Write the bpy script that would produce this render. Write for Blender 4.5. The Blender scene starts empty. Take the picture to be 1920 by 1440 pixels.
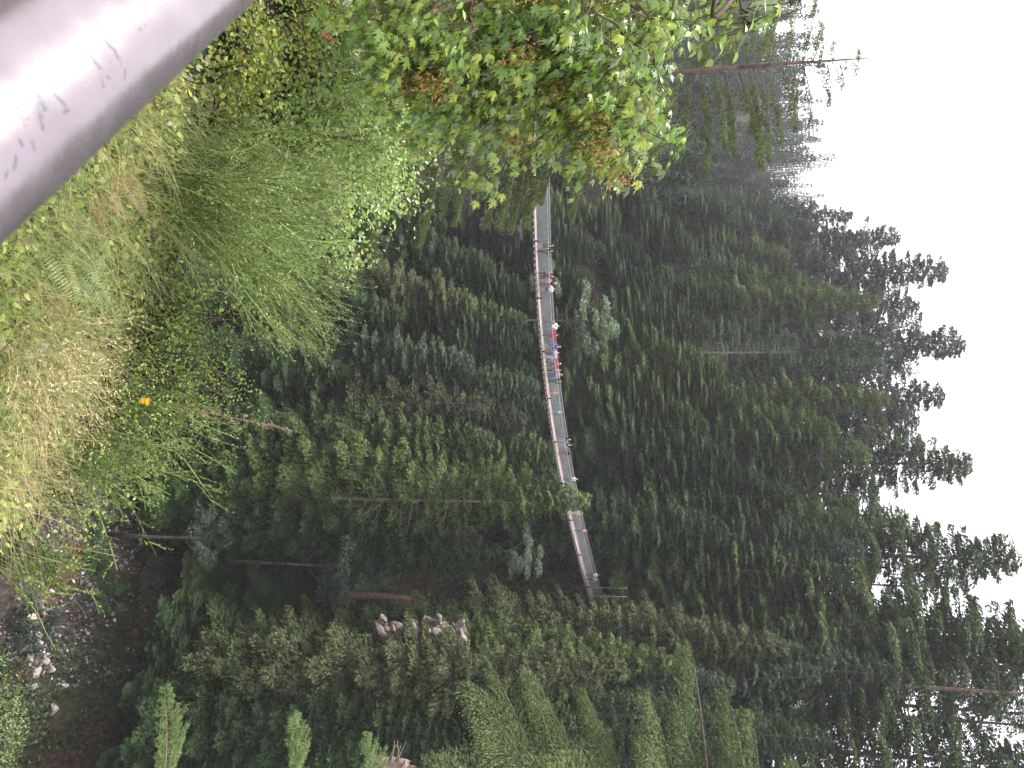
import bpy, bmesh, math, random
import numpy as np
from mathutils import Vector, Matrix
PI = math.pi
SC = bpy.context.scene
COL = SC.collection
random.seed(7)

# ------------------------------------------------------------------ camera frame
# The photograph is a phone picture held on its side: world "up" points to the right of the frame.
# u = picture column of the upright view (0..1440), v = height in the upright view (0..1920)
FPX, PITCH = 1500.0, math.radians(10)
CP, SP = math.cos(PITCH), math.sin(PITCH)
Fv, Uv, Rv = np.array([0, CP, -SP]), np.array([0, SP, CP]), np.array([1.0, 0, 0])
def ray(u, v):
    return Fv + (u - 720) / FPX * Rv + (v - 960) / FPX * Uv
def at_y(u, v, y):
    r = ray(u, v); return r * (y / r[1])
def at_q(u, v, q):
    r = ray(u, v); return r * (q / (0.66 * r[0] + 0.75 * r[1]))

# ------------------------------------------------------------------ materials
def new_mat(name):
    m = bpy.data.materials.new(name); m.use_nodes = True
    nt = m.node_tree; nt.nodes.clear()
    out = nt.nodes.new('ShaderNodeOutputMaterial')
    return m, nt, out
def N(nt, t, **kw):
    n = nt.nodes.new(t)
    for k, v in kw.items():
        if k.startswith('i_'): n.inputs[k[2:].replace('_', ' ')].default_value = v
        else: setattr(n, k, v)
    return n
def L(nt, a, b): nt.links.new(a, b)
def ramp(nt, fac, stops, interp='LINEAR'):
    r = nt.nodes.new('ShaderNodeValToRGB'); r.color_ramp.interpolation = interp
    e = r.color_ramp.elements
    while len(e) > 1: e.remove(e[-1])
    e[0].position = stops[0][0]; e[0].color = (*stops[0][1], 1)
    for p, c in stops[1:]:
        x = e.new(p); x.color = (*c, 1)
    L(nt, fac, r.inputs['Fac']); return r.outputs['Color']
def leaf_mat(name, stops=None, transl=0.25, rough=0.5, spec=0.35, lo=0.6, hi=1.45, noise_scale=0.35):
    m, nt, out = new_mat(name)
    geo = N(nt, 'ShaderNodeNewGeometry')
    if stops is None:
        oi = N(nt, 'ShaderNodeObjectInfo'); base = oi.outputs['Color']
    else:
        base = ramp(nt, geo.outputs['Random Per Island'], stops, 'CONSTANT' if len(stops) > 3 else 'LINEAR')
    # leaf to leaf brightness
    mul = N(nt, 'ShaderNodeMath', operation='MULTIPLY'); mul.inputs[1].default_value = 13.37
    L(nt, geo.outputs['Random Per Island'], mul.inputs[0])
    fr = N(nt, 'ShaderNodeMath', operation='FRACT'); L(nt, mul.outputs[0], fr.inputs[0])
    tc = N(nt, 'ShaderNodeTexCoord')
    ns = N(nt, 'ShaderNodeTexNoise'); ns.inputs['Scale'].default_value = noise_scale; ns.inputs['Detail'].default_value = 2
    L(nt, tc.outputs['Object'], ns.inputs['Vector'])
    add = N(nt, 'ShaderNodeMath', operation='ADD'); L(nt, fr.outputs[0], add.inputs[0]); L(nt, ns.outputs['Fac'], add.inputs[1])
    mr = N(nt, 'ShaderNodeMapRange'); mr.inputs['From Min'].default_value = 0.35; mr.inputs['From Max'].default_value = 1.65
    mr.inputs['To Min'].default_value = lo; mr.inputs['To Max'].default_value = hi
    L(nt, add.outputs[0], mr.inputs['Value'])
    hs = N(nt, 'ShaderNodeHueSaturation'); L(nt, base, hs.inputs['Color']); L(nt, mr.outputs[0], hs.inputs['Value'])
    mh = N(nt, 'ShaderNodeMapRange'); mh.inputs['To Min'].default_value = 0.475; mh.inputs['To Max'].default_value = 0.525
    L(nt, ns.outputs['Fac'], mh.inputs['Value']); L(nt, mh.outputs[0], hs.inputs['Hue'])
    p = N(nt, 'ShaderNodeBsdfPrincipled'); p.inputs['Roughness'].default_value = rough
    p.inputs['Specular IOR Level'].default_value = spec
    L(nt, hs.outputs['Color'], p.inputs['Base Color'])
    t = N(nt, 'ShaderNodeBsdfTranslucent'); L(nt, hs.outputs['Color'], t.inputs['Color'])
    mx = N(nt, 'ShaderNodeMixShader'); mx.inputs[0].default_value = transl
    L(nt, p.outputs[0], mx.inputs[1]); L(nt, t.outputs[0], mx.inputs[2]); L(nt, mx.outputs[0], out.inputs['Surface'])
    return m
def noise_mat(name, stops, scale=3.0, rough=0.85, bump=0.0, metallic=0.0, spec=0.3, detail=5, objcol=False):
    m, nt, out = new_mat(name)
    tc = N(nt, 'ShaderNodeTexCoord')
    ns = N(nt, 'ShaderNodeTexNoise'); ns.inputs['Scale'].default_value = scale; ns.inputs['Detail'].default_value = detail
    L(nt, tc.outputs['Object'], ns.inputs['Vector'])
    p = N(nt, 'ShaderNodeBsdfPrincipled'); p.inputs['Roughness'].default_value = rough
    p.inputs['Metallic'].default_value = metallic; p.inputs['Specular IOR Level'].default_value = spec
    c = ramp(nt, ns.outputs['Fac'], stops)
    if objcol:
        oi = N(nt, 'ShaderNodeObjectInfo'); mx = N(nt, 'ShaderNodeMix', data_type='RGBA', blend_type='MULTIPLY')
        mx.inputs[0].default_value = 1
        L(nt, c, mx.inputs[6]); L(nt, oi.outputs['Color'], mx.inputs[7]); c = mx.outputs[2]
    L(nt, c, p.inputs['Base Color'])
    if bump:
        b = N(nt, 'ShaderNodeBump'); b.inputs['Strength'].default_value = bump; b.inputs['Distance'].default_value = 0.05
        L(nt, ns.outputs['Fac'], b.inputs['Height']); L(nt, b.outputs[0], p.inputs['Normal'])
    L(nt, p.outputs[0], out.inputs['Surface'])
    return m

M = {}
M['needle'] = leaf_mat('conifer_needles', lo=0.32, hi=1.95, transl=0.22, rough=.7, spec=.12)
M['leaf'] = leaf_mat('broad_leaf', lo=0.6, hi=1.5, transl=0.3)
M['maple_leaf'] = leaf_mat('maple_leaves', [(0, (0.188, 0.309, 0.0537)), (.3, (0.255, 0.376, 0.0604)), (.5, (0.134, 0.228, 0.0537)), (.65, (0.362, 0.443, 0.0671)), (.9, (0.268, 0.349, 0.161))], transl=0.38, rough=0.34, spec=0.7, lo=.7, hi=1.3, noise_scale=1.2)
M['lime_leaf'] = leaf_mat('lime_leaves', [(0, (.16, .27, .03)), (1, (.24, .34, .05))], transl=0.45, rough=0.4, spec=.5, noise_scale=2)
M['seed'] = leaf_mat('maple_seeds', [(0, (0.345, 0.23, 0.0575)), (.35, (0.483, 0.253, 0.092)), (.6, (0.414, 0.322, 0.0805)), (.85, (0.23, 0.149, 0.0575))], transl=0.3, rough=0.6, noise_scale=2)
M['shrub_leaf'] = leaf_mat('shrub_leaves', [(0, (0.201, 0.319, 0.0708)), (.35, (0.283, 0.401, 0.0944)), (.6, (0.354, 0.437, 0.106)), (.8, (0.165, 0.26, 0.0826)), (.95, (0.283, 0.295, 0.0472)), (.988, (0.448, 0.177, 0.0826))], transl=0.3, rough=.38, spec=.6, lo=.6, hi=1.5, noise_scale=.8)
M['yellow_shrub_leaf'] = leaf_mat('yellow_green_leaves', [(0, (0.188, 0.25, 0.0375)), (.4, (0.312, 0.35, 0.05)), (.75, (0.138, 0.2, 0.0375)), (.96, (0.438, 0.312, 0.075))], transl=0.35, rough=.4, noise_scale=1.5)
M['cover_leaf'] = leaf_mat('ground_cover_leaves', [(0, (0.237, 0.312, 0.0625)), (.3, (0.362, 0.4, 0.0875)), (.5, (0.163, 0.225, 0.0625)), (.68, (0.438, 0.425, 0.138)), (.8, (0.3, 0.237, 0.15)), (.88, (0.15, 0.225, 0.05)), (.975, (0.375, 0.163, 0.075))], transl=0.3, lo=.55, hi=1.5, noise_scale=1.5)
M['broom'] = leaf_mat('broom_stems', [(0, (0.09, 0.156, 0.036)), (.5, (0.156, 0.228, 0.054)), (1, (0.24, 0.264, 0.096))], transl=0.15, rough=.5, noise_scale=1.0)
M['bright_leaf'] = leaf_mat('bright_small_leaves', [(0, (0.156, 0.252, 0.042)), (.5, (0.216, 0.312, 0.048)), (1, (0.096, 0.18, 0.042))], transl=0.35, rough=.4, noise_scale=2.0)
M['straw'] = leaf_mat('dry_grass_blades', [(0, (0.529, 0.414, 0.218)), (.25, (0.667, 0.517, 0.31)), (.45, (0.322, 0.322, 0.115)), (.65, (0.483, 0.322, 0.23)), (.8, (0.207, 0.265, 0.0805))], transl=0.25, rough=.6, noise_scale=1.0)
M['green_grass'] = leaf_mat('green_grass_blades', [(0, (0.149, 0.216, 0.054)), (.5, (0.23, 0.284, 0.081)), (1, (0.351, 0.365, 0.135))], transl=0.3, rough=.5, noise_scale=1.0)
M['fern'] = leaf_mat('fern_pinnae', transl=0.3, rough=.5, noise_scale=3, lo=.7, hi=1.4)
M['bark'] = noise_mat('grey_bark', [(.3, (.055, .045, .04)), (.7, (.15, .125, .105))], 4, bump=.6, objcol=True)
M['twig'] = noise_mat('twig_bark', [(.3, (.05, .035, .025)), (.7, (.14, .10, .065))], 8)
M['dry_stem'] = noise_mat('dry_brown_stem', [(.3, (.17, .11, .07)), (.7, (.34, .24, .17))], 30)
M['yellow_petal'] = leaf_mat('yellow_petals', [(0, (.75, .38, .01)), (1, (.85, .50, .02))], transl=0.3)
M['deck'] = noise_mat('weathered_deck_planks', [(.3, (.46, .36, .325)), (.7, (.60, .49, .45))], 2.2, rough=.8, bump=.2)
M['beam'] = noise_mat('deck_beam_wood', [(.3, (.28, .20, .17)), (.7, (.42, .33, .28))], 3, rough=.85)
M['cable'] = noise_mat('steel_cable', [(.3, (.30, .31, .29)), (.7, (.42, .43, .41))], 5, rough=.45, metallic=.3)
M['darkmetal'] = noise_mat('dark_iron', [(.3, (.02, .02, .022)), (.7, (.05, .045, .045))], 5, rough=.6)
M['mesh_wire'] = noise_mat('galvanised_wire', [(.3, (.17, .195, .20)), (.7, (.25, .275, .28))], .8, rough=.6)
M['litter'] = noise_mat('crumpled_plastic', [(.3, (.42, .47, .48)), (.55, (.60, .63, .62)), (.7, (.30, .52, .55))], 9, rough=.25, spec=.6)

# ------------------------------------------------------------------ mesh helpers
def np_mesh(name, V, faces, mats, matidx=None, smooth=False):
    """faces: list of arrays (n,k) of vertex ids"""
    me = bpy.data.meshes.new(name)
    V = np.asarray(V, np.float32)
    me.vertices.add(len(V)); me.vertices.foreach_set('co', V.ravel())
    faces = [np.asarray(f, np.int32) for f in faces if len(f)]
    nl = sum(f.size for f in faces); npoly = sum(len(f) for f in faces)
    me.loops.add(nl); me.polygons.add(npoly)
    me.loops.foreach_set('vertex_index', np.concatenate([f.ravel() for f in faces]))
    tot = np.concatenate([np.full(len(f), f.shape[1], np.int32) for f in faces])
    start = np.concatenate([[0], np.cumsum(tot)[:-1]]).astype(np.int32)
    me.polygons.foreach_set('loop_start', start)
    if matidx is not None: me.polygons.foreach_set('material_index', np.asarray(matidx, np.int32))
    if smooth: me.polygons.foreach_set('use_smooth', np.ones(npoly, bool))
    for m in mats: me.materials.append(m)
    me.update(calc_edges=True); me.validate()
    return me
def link(name, me, parent=None, loc=(0, 0, 0), **props):
    o = bpy.data.objects.new(name, me); COL.objects.link(o); o.location = loc
    if parent is not None: o.parent = parent
    for k, v in props.items(): o[k] = v
    return o
def thing(name, label, cat, loc=(0, 0, 0), group=None, data=None):
    o = bpy.data.objects.new(name, data); COL.objects.link(o); o.location = loc
    o['label'] = label; o['category'] = cat
    if group: o['group'] = group
    if data is None: o.empty_display_size = .3
    return o
def unit(a): return a / np.maximum(np.linalg.norm(a, axis=-1, keepdims=True), 1e-9)
class MB:
    """mesh gatherer: boxes, tubes, cards"""
    def __init__(s): s.V = []; s.F3 = []; s.F4 = []; s.M3 = []; s.M4 = []; s.n = 0
    def add(s, V, F, mi=0):
        V = np.asarray(V, float).reshape(-1, 3); F = np.asarray(F, int)
        if F.shape[1] == 3: s.F3.append(F + s.n); s.M3.append(np.full(len(F), mi))
        else: s.F4.append(F + s.n); s.M4.append(np.full(len(F), mi))
        s.V.append(V); s.n += len(V)
    def tube(s, pts, rad, sides=6, mi=0):
        pts = np.asarray(pts, float); K = len(pts); rad = np.broadcast_to(np.asarray(rad, float), (K,))
        T = np.gradient(pts, axis=0); T = unit(T)
        ref = np.array([0, 0, 1.0]) if abs(T[0][2]) < .9 else np.array([1.0, 0, 0])
        A = unit(np.cross(T, ref)); B = np.cross(T, A)
        ang = np.linspace(0, 2 * PI, sides, endpoint=False)
        R = pts[:, None] + rad[:, None, None] * (np.cos(ang)[None, :, None] * A[:, None] + np.sin(ang)[None, :, None] * B[:, None])
        V = np.concatenate([R.reshape(-1, 3), pts[:1], pts[-1:]])
        i = np.arange(K - 1)[:, None] * sides; j = np.arange(sides)[None]; jn = (j + 1) % sides
        F = np.stack([i + j, i + jn, i + jn + sides, i + j + sides], -1).reshape(-1, 4)
        s.add(V, F, mi)
        n0 = s.n - len(V); c0 = n0 + K * sides; jj = np.arange(sides); jn = (jj + 1) % sides
        s.F3.append(np.stack([n0 + jn, n0 + jj, np.full(sides, c0)], -1)); s.M3.append(np.full(sides, mi))
        e = n0 + (K - 1) * sides
        s.F3.append(np.stack([e + jj, e + jn, np.full(sides, c0 + 1)], -1)); s.M3.append(np.full(sides, mi))
    def tubes(s, P, rad, sides=3, mi=0):
        """P (N,K,3) polylines, rad (K,) or (N,K)"""
        P = np.asarray(P, float); Nn, K, _ = P.shape
        rad = np.broadcast_to(np.asarray(rad, float), (Nn, K))
        T = unit(np.gradient(P, axis=1)); rd = np.random.default_rng(5).normal(size=(Nn, 1, 3))
        A = unit(np.cross(T, rd)); B = np.cross(T, A); ang = np.linspace(0, 2 * PI, sides, endpoint=False)
        R = P[:, :, None] + rad[:, :, None, None] * (np.cos(ang)[:, None] * A[:, :, None] + np.sin(ang)[:, None] * B[:, :, None])
        base = (np.arange(Nn) * K * sides)[:, None, None]
        i = (np.arange(K - 1) * sides)[None, :, None]; j = np.arange(sides)[None, None]; jn = (j + 1) % sides
        F = np.stack([base + i + j, base + i + jn, base + i + jn + sides, base + i + j + sides], -1).reshape(-1, 4)
        s.add(R.reshape(-1, 3), F, mi)
    def box(s, c, ax, ay, az, mi=0):
        c, ax, ay, az = [np.asarray(k, float) for k in (c, ax, ay, az)]
        V = [c + a * ax + b * ay + d * az for d in (-1, 1) for b in (-1, 1) for a in (-1, 1)]
        s.add(V, [[0, 2, 3, 1], [4, 5, 7, 6], [0, 1, 5, 4], [2, 6, 7, 3], [0, 4, 6, 2], [1, 3, 7, 5]], mi)
    def cards(s, P, D, Nr, ln, wd, mi=0, bend=0.0):
        """diamond leaf cards. P base, D direction, Nr approx normal"""
        D = unit(D); S = unit(np.cross(D, Nr)); U = np.cross(S, D)
        ln = np.broadcast_to(ln, (len(P),))[:, None]; wd = np.broadcast_to(wd, (len(P),))[:, None]
        v0 = P; v2 = P + D * ln - U * ln * bend
        m = P + D * ln * .42 + U * ln * .04
        V = np.stack([v0, m - S * wd / 2, v2, m + S * wd / 2], 1).reshape(-1, 3)
        F = (np.arange(len(P))[:, None] * 4 + np.arange(4)[None])
        s.add(V, F, mi)
    def template(s, TV, TF, P, X, Y, Z, sc, mi=0):
        """copy a little mesh (TV,TF) to P with axes X,Y,Z"""
        TV = np.asarray(TV, float); sc = np.broadcast_to(sc, (len(P),))[:, None, None]
        W = P[:, None] + sc * (TV[None, :, 0:1] * X[:, None] + TV[None, :, 1:2] * Y[:, None] + TV[None, :, 2:3] * Z[:, None])
        TF = np.asarray(TF); F = (np.arange(len(P))[:, None, None] * len(TV) + TF[None]).reshape(-1, TF.shape[1])
        s.add(W.reshape(-1, 3), F, mi)
    def mesh(s, name, mats, smooth=False):
        f = []; mi = []
        if s.F3: f.append(np.concatenate(s.F3)); mi.append(np.concatenate(s.M3))
        if s.F4: f.append(np.concatenate(s.F4)); mi.append(np.concatenate(s.M4))
        return np_mesh(name, np.concatenate(s.V), f, mats if isinstance(mats, (list, tuple)) else [mats], np.concatenate(mi), smooth)

# ------------------------------------------------------------------ terrain
AQ = np.array([.66, .75]); AT = np.array([-.75, .66])
def vnoise(x, y, seed=0):
    x = np.asarray(x, float); y = np.asarray(y, float)
    xi = np.floor(x).astype(np.int64); yi = np.floor(y).astype(np.int64); fx = x - xi; fy = y - yi
    fx = fx * fx * (3 - 2 * fx); fy = fy * fy * (3 - 2 * fy)
    def h(a, b):
        n = (a * 374761393 + b * 668265263 + seed * 982451653) & 0x7fffffff
        n = ((n ^ (n >> 13)) * 1274126177) & 0x7fffffff
        return ((n ^ (n >> 16)) & 0xffff) / 65535.0
    return (h(xi, yi) * (1 - fx) + h(xi + 1, yi) * fx) * (1 - fy) + (h(xi, yi + 1) * (1 - fx) + h(xi + 1, yi + 1) * fx) * fy * 1.0
def fbm(x, y, seed=0, o=4):
    r = 0; a = .5
    for i in range(o): r = r + a * vnoise(np.asarray(x) * 2 ** i, np.asarray(y) * 2 ** i, seed + i); a *= .5
    return r
QK = [-400, -6, 0, 2.2, 4.1, 4.9, 9, 20, 45, 51, 53, 64, 66, 74, 97, 104, 140, 220, 320, 600]
ZK = [3, -1.55, -1.7, -2.95, -4.1, -5.5, -14, -36, -61, -63, -64, -64, -62, -58, -9.5, -7.5, -3, 10, 22, 30]
def terrain(x, y, fine=True):
    x = np.asarray(x, float); y = np.asarray(y, float)
    q = AQ[0] * x + AQ[1] * y; t = AT[0] * x + AT[1] * y
    q = q - np.clip((t - 5) / 8, 0, 1) * 1.4 * np.exp(-(q / 14) ** 2)
    q = q + 5 * (fbm(t / 25, q / 60, 3) - .47) * np.clip((q - 12) / 20, 0, 1) * 2
    z = np.interp(q, QK, ZK)
    far = np.clip((t - 190) / 160, 0, 1); far = far * far * (3 - 2 * far)
    z = z + far * np.clip((q - 20) / 60, 0, 1) * 42
    if fine:
        amp = np.clip((q - 6) / 20, .0, 1) * np.where((q > 50) & (q < 66), .2, 1)
        z = z + amp * (fbm(x / 6, y / 6, 11) - .47) * 4 + amp * (fbm(x / 1.3, y / 1.3, 12) - .47) * 1.1
        z = z + (fbm(x / .8, y / .8, 13) - .47) * .25
    return z
qs = np.unique(np.concatenate([np.linspace(-250, -10, 14), np.linspace(-10, 10, 70), np.linspace(10, 60, 50), np.linspace(60, 105, 100), np.linspace(105, 180, 40), np.linspace(180, 420, 24)]))
ts = np.unique(np.concatenate([np.linspace(-200, -40, 10), np.linspace(-40, -8, 30), np.linspace(-8, 16, 70), np.linspace(16, 120, 140), np.linspace(120, 360, 60), np.linspace(360, 450, 8)]))
Q, T = np.meshgrid(qs, ts, indexing='ij')
X = Q * AQ[0] + T * AT[0]; Y = Q * AQ[1] + T * AT[1]
Z = terrain(X, Y)
nq, nt_ = Q.shape
ii = np.arange(nq - 1)[:, None] * nt_ + np.arange(nt_ - 1)[None]
Fg = np.stack([ii, ii + nt_, ii + nt_ + 1, ii + 1], -1).reshape(-1, 4)
def ground_mat():
    m, nt, out = new_mat('canyon_soil_and_rock')
    tc = N(nt, 'ShaderNodeTexCoord')
    n1 = N(nt, 'ShaderNodeTexNoise'); n1.inputs['Scale'].default_value = .16; n1.inputs['Detail'].default_value = 6
    n2 = N(nt, 'ShaderNodeTexNoise'); n2.inputs['Scale'].default_value = 2.2; n2.inputs['Detail'].default_value = 8
    n3 = N(nt, 'ShaderNodeTexVoronoi'); n3.inputs['Scale'].default_value = 1.3
    for n in (n1, n2, n3): L(nt, tc.outputs['Object'], n.inputs['Vector'])
    c1 = ramp(nt, n1.outputs['Fac'], [(.3, (.030, .040, .020)), (.5, (.042, .045, .025)), (.62, (.075, .045, .028)), (.72, (.05, .048, .04))])
    c2 = ramp(nt, n2.outputs['Fac'], [(.35, (.35, .33, .3)), (.6, (1, 1, 1)), (.75, (1.6, 1.5, 1.4))])
    mx = N(nt, 'ShaderNodeMix', data_type='RGBA', blend_type='MULTIPLY'); mx.inputs[0].default_value = 1
    L(nt, c1, mx.inputs[6]); L(nt, c2, mx.inputs[7])
    p = N(nt, 'ShaderNodeBsdfPrincipled'); p.inputs['Roughness'].default_value = .95; p.inputs['Specular IOR Level'].default_value = .15
    L(nt, mx.outputs[2], p.inputs['Base Color'])
    b = N(nt, 'ShaderNodeBump'); b.inputs['Strength'].default_value = .7; b.inputs['Distance'].default_value = .3
    L(nt, n2.outputs['Fac'], b.inputs['Height']); L(nt, b.outputs[0], p.inputs['Normal'])
    L(nt, p.outputs[0], out.inputs['Surface']); return m
M['ground'] = ground_mat()
link('canyon_ground', np_mesh('canyon_ground', np.stack([X, Y, Z], -1).reshape(-1, 3), [Fg], [M['ground']], smooth=True), kind='structure')
# river
mw, nt, out = new_mat('dark_river_water')
p = N(nt, 'ShaderNodeBsdfPrincipled'); p.inputs['Base Color'].default_value = (.010, .013, .012, 1); p.inputs['Roughness'].default_value = .25; p.inputs['Specular IOR Level'].default_value = .2
ns = N(nt, 'ShaderNodeTexNoise'); ns.inputs['Scale'].default_value = 1.5; ns.inputs['Detail'].default_value = 4
tc = N(nt, 'ShaderNodeTexCoord'); L(nt, tc.outputs['Object'], ns.inputs['Vector'])
b = N(nt, 'ShaderNodeBump'); b.inputs['Strength'].default_value = .3; b.inputs['Distance'].default_value = .1
L(nt, ns.outputs['Fac'], b.inputs['Height']); L(nt, b.outputs[0], p.inputs['Normal']); L(nt, p.outputs[0], out.inputs['Surface'])
wq = np.array([[40, -200], [70, -200], [70, 440], [40, 440]], float)
WV = [(a * AQ[0] + t * AT[0], a * AQ[1] + t * AT[1], -62.9) for a, t in wq]
link('river_water', np_mesh('river_water', WV, [[[0, 1, 2, 3]]], [mw]), kind='structure')

# ------------------------------------------------------------------ conifers
def conifer(seed, H, R, z0f, nbr, dens, droop, card=(.38, .165), power=.85, ragged=.25, hang=.25, lean=0, top_sparse=0.0, wid=.46):
    """returns (crown mesh, trunk mesh): a tapered trunk with limbs, needles as small sprays along drooping branches"""
    g = np.random.default_rng(seed); cb = MB(); tb = MB()
    K = 14; zz = np.linspace(-2.5, H, K); fr = np.clip(zz / H, 0, 1)
    bx = lean * fr ** 2 * H * .05 + .12 * np.sin(fr * 5 + seed); by = .12 * np.cos(fr * 4 + seed * 2) * fr
    r0 = .0085 * H + .06
    tb.tube(np.stack([bx, by, zz], 1), r0 * (1 - fr) ** .8 + .02, 8)
    z0 = z0f * H; P = []; D = []; NN = []; Ln = []
    az = g.uniform(0, 6.28)
    for i in range(nbr):
        u = (i + g.uniform(-.4, .4)) / nbr; u = min(max(u, 0), .995)
        z = z0 + (H - z0) * (1 - (1 - u) ** 1.15)
        t = (z - z0) / (H - z0)
        az += 2.399 + g.uniform(-.5, .5)
        Lb = R * ((1 - t) ** power) * max(.12, g.uniform(1 - ragged * 1.6, 1 + ragged)) + .25
        Lb *= min(1, .55 + t * 4)          # the lowest limbs are shorter
        Lb *= .72 + .55 * float(fbm(az * .9 + seed * 7.3, z * .16 + seed, 60 + seed, 2)) * 1.25
        if g.random() < top_sparse * t: continue
        o = np.array([np.cos(az), np.sin(az), 0]); s = np.array([-np.sin(az), np.cos(az), 0])
        cx = np.interp(z, zz, bx); cy = np.interp(z, zz, by)
        rise = (.35 * t - .05) + g.uniform(-.1, .1); dr = droop * (1.15 - t * .8) * g.uniform(.7, 1.3)
        def bp(r):
            rr = r / Lb
            return np.stack([cx + o[0] * r, cy + o[1] * r, z + rise * r - dr * r * rr + .12 * Lb * np.clip(rr - .75, 0, 1)], -1)
        rs = np.linspace(0, Lb * .92, 5)
        tb.tube(bp(rs), np.linspace(.012 * Lb + .012, .006, 5), 3)
        n = int(dens * (Lb ** 1.35) * 10) + 6
        r = Lb * (.1 + .9 * g.random(n) ** .75); rr = r / Lb
        wmax = (wid * Lb * (1 - rr) + .6 * wid) * np.minimum(1, .25 + rr * 2.2)
        # twigs: snap lateral offsets onto side shoots so that the spray reads as feathery fingers
        lat = g.uniform(-1, 1, n); wl = lat * wmax
        base = bp(r) + s * wl[:, None]
        base[:, 2] -= np.abs(wl) * (.25 + droop * .6) + g.random(n) ** 2 * hang * (.4 + Lb * .18)
        base += g.normal(0, .035, (n, 3))
        base += o * (np.abs(wl) * .5)[:, None]
        d = o * g.uniform(.5, 1.0, (n, 1)) + s * (np.sign(lat) * (.35 + .6 * np.abs(lat)))[:, None]
        d[:, 2] += -.25 - droop * .55 + g.normal(0, .3, n)
        nr = np.array([0, 0, 1.0]) + g.normal(0, .6, (n, 3)) + .35 * o
        P.append(base); D.append(d); NN.append(nr); Ln.append(g.uniform(.6, 1.25, n))
    # leader
    n = 26; zt = H - g.random(n) * H * .035; P.append(np.stack([np.interp(zt, zz, bx), np.interp(zt, zz, by), zt], -1))
    a = g.uniform(0, 6.28, n); D.append(np.stack([np.cos(a), np.sin(a), np.full(n, .7)], -1)); NN.append(g.normal(0, 1, (n, 3))); Ln.append(np.full(n, .8))
    P = np.concatenate(P); D = np.concatenate(D); NN = np.concatenate(NN); Ln = np.concatenate(Ln)
    cb.cards(P, D, NN, card[0] * Ln, card[1] * Ln, bend=.15)
    return cb.mesh('crown', M['needle']), tb.mesh('trunk', M['bark'], True)
KINDS = {}
def kind(k):
    if k in KINDS: return KINDS[k]
    spec = {
        'fir1': dict(seed=1, H=50, R=6, z0f=.12, nbr=270, dens=3.0, droop=.25, power=.62, hang=.12),
        'fir2': dict(seed=2, H=50, R=6, z0f=.25, nbr=230, dens=3.0, droop=.36, ragged=.4, power=.6, hang=.15),
        'hem1': dict(seed=3, H=50, R=6, z0f=.10, nbr=280, dens=3.3, droop=.42, hang=.28, power=.6),
        'hem2': dict(seed=4, H=50, R=6, z0f=.18, nbr=250, dens=3.3, droop=.40, hang=.25, ragged=.35, lean=1, power=.58),
        'cedar': dict(seed=5, H=50, R=6, z0f=.08, nbr=270, dens=3.3, droop=.58, hang=.5, card=(.42, .165), power=.62),
        'old': dict(seed=6, H=50, R=6, z0f=.35, nbr=270, dens=4.2, droop=.3, ragged=.5, power=.5, card=(.40, .17), hang=.3),
        'old2': dict(seed=9, H=50, R=6, z0f=.38, nbr=240, dens=4.2, droop=.4, ragged=.55, power=.45, card=(.40, .17), top_sparse=0, hang=.4),
        'thin': dict(seed=7, H=50, R=6, z0f=.40, nbr=130, dens=.9, droop=.4, ragged=.5, power=.6),
    }[k]
    KINDS[k] = conifer(**spec); return KINDS[k]
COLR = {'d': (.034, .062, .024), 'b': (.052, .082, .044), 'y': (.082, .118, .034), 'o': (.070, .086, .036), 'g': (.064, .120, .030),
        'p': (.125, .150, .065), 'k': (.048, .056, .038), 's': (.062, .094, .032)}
GRP = 'conifers crowding the far bank of the canyon'
def tree(kd, u, v, q, R, col, label, z0=None, group=GRP, name='conifer_tree', cat='tree', y=None, trunkcol=(1, 1, 1)):
    p = at_q(u, v, q) if y is None else at_y(u, v, y)
    zb = float(terrain(p[0], p[1])) - .3
    H = p[2] - zb; cm, tm = kind(kd)
    t = thing(name, label, cat, (p[0], p[1], zb), group)
    rz = (u * 7.13 + v * 3.7) % 6.283
    sz = H / 50.0; sr = R * 1.42 / 6
    t.rotation_euler.z = rz; t.scale = (sr, sr, sz)
    c = link('crown', cm, t); c.color = (*COLR[col], 1)
    k = link('trunk', tm, t); k.color = (*trunkcol, 1)
    return t
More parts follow.
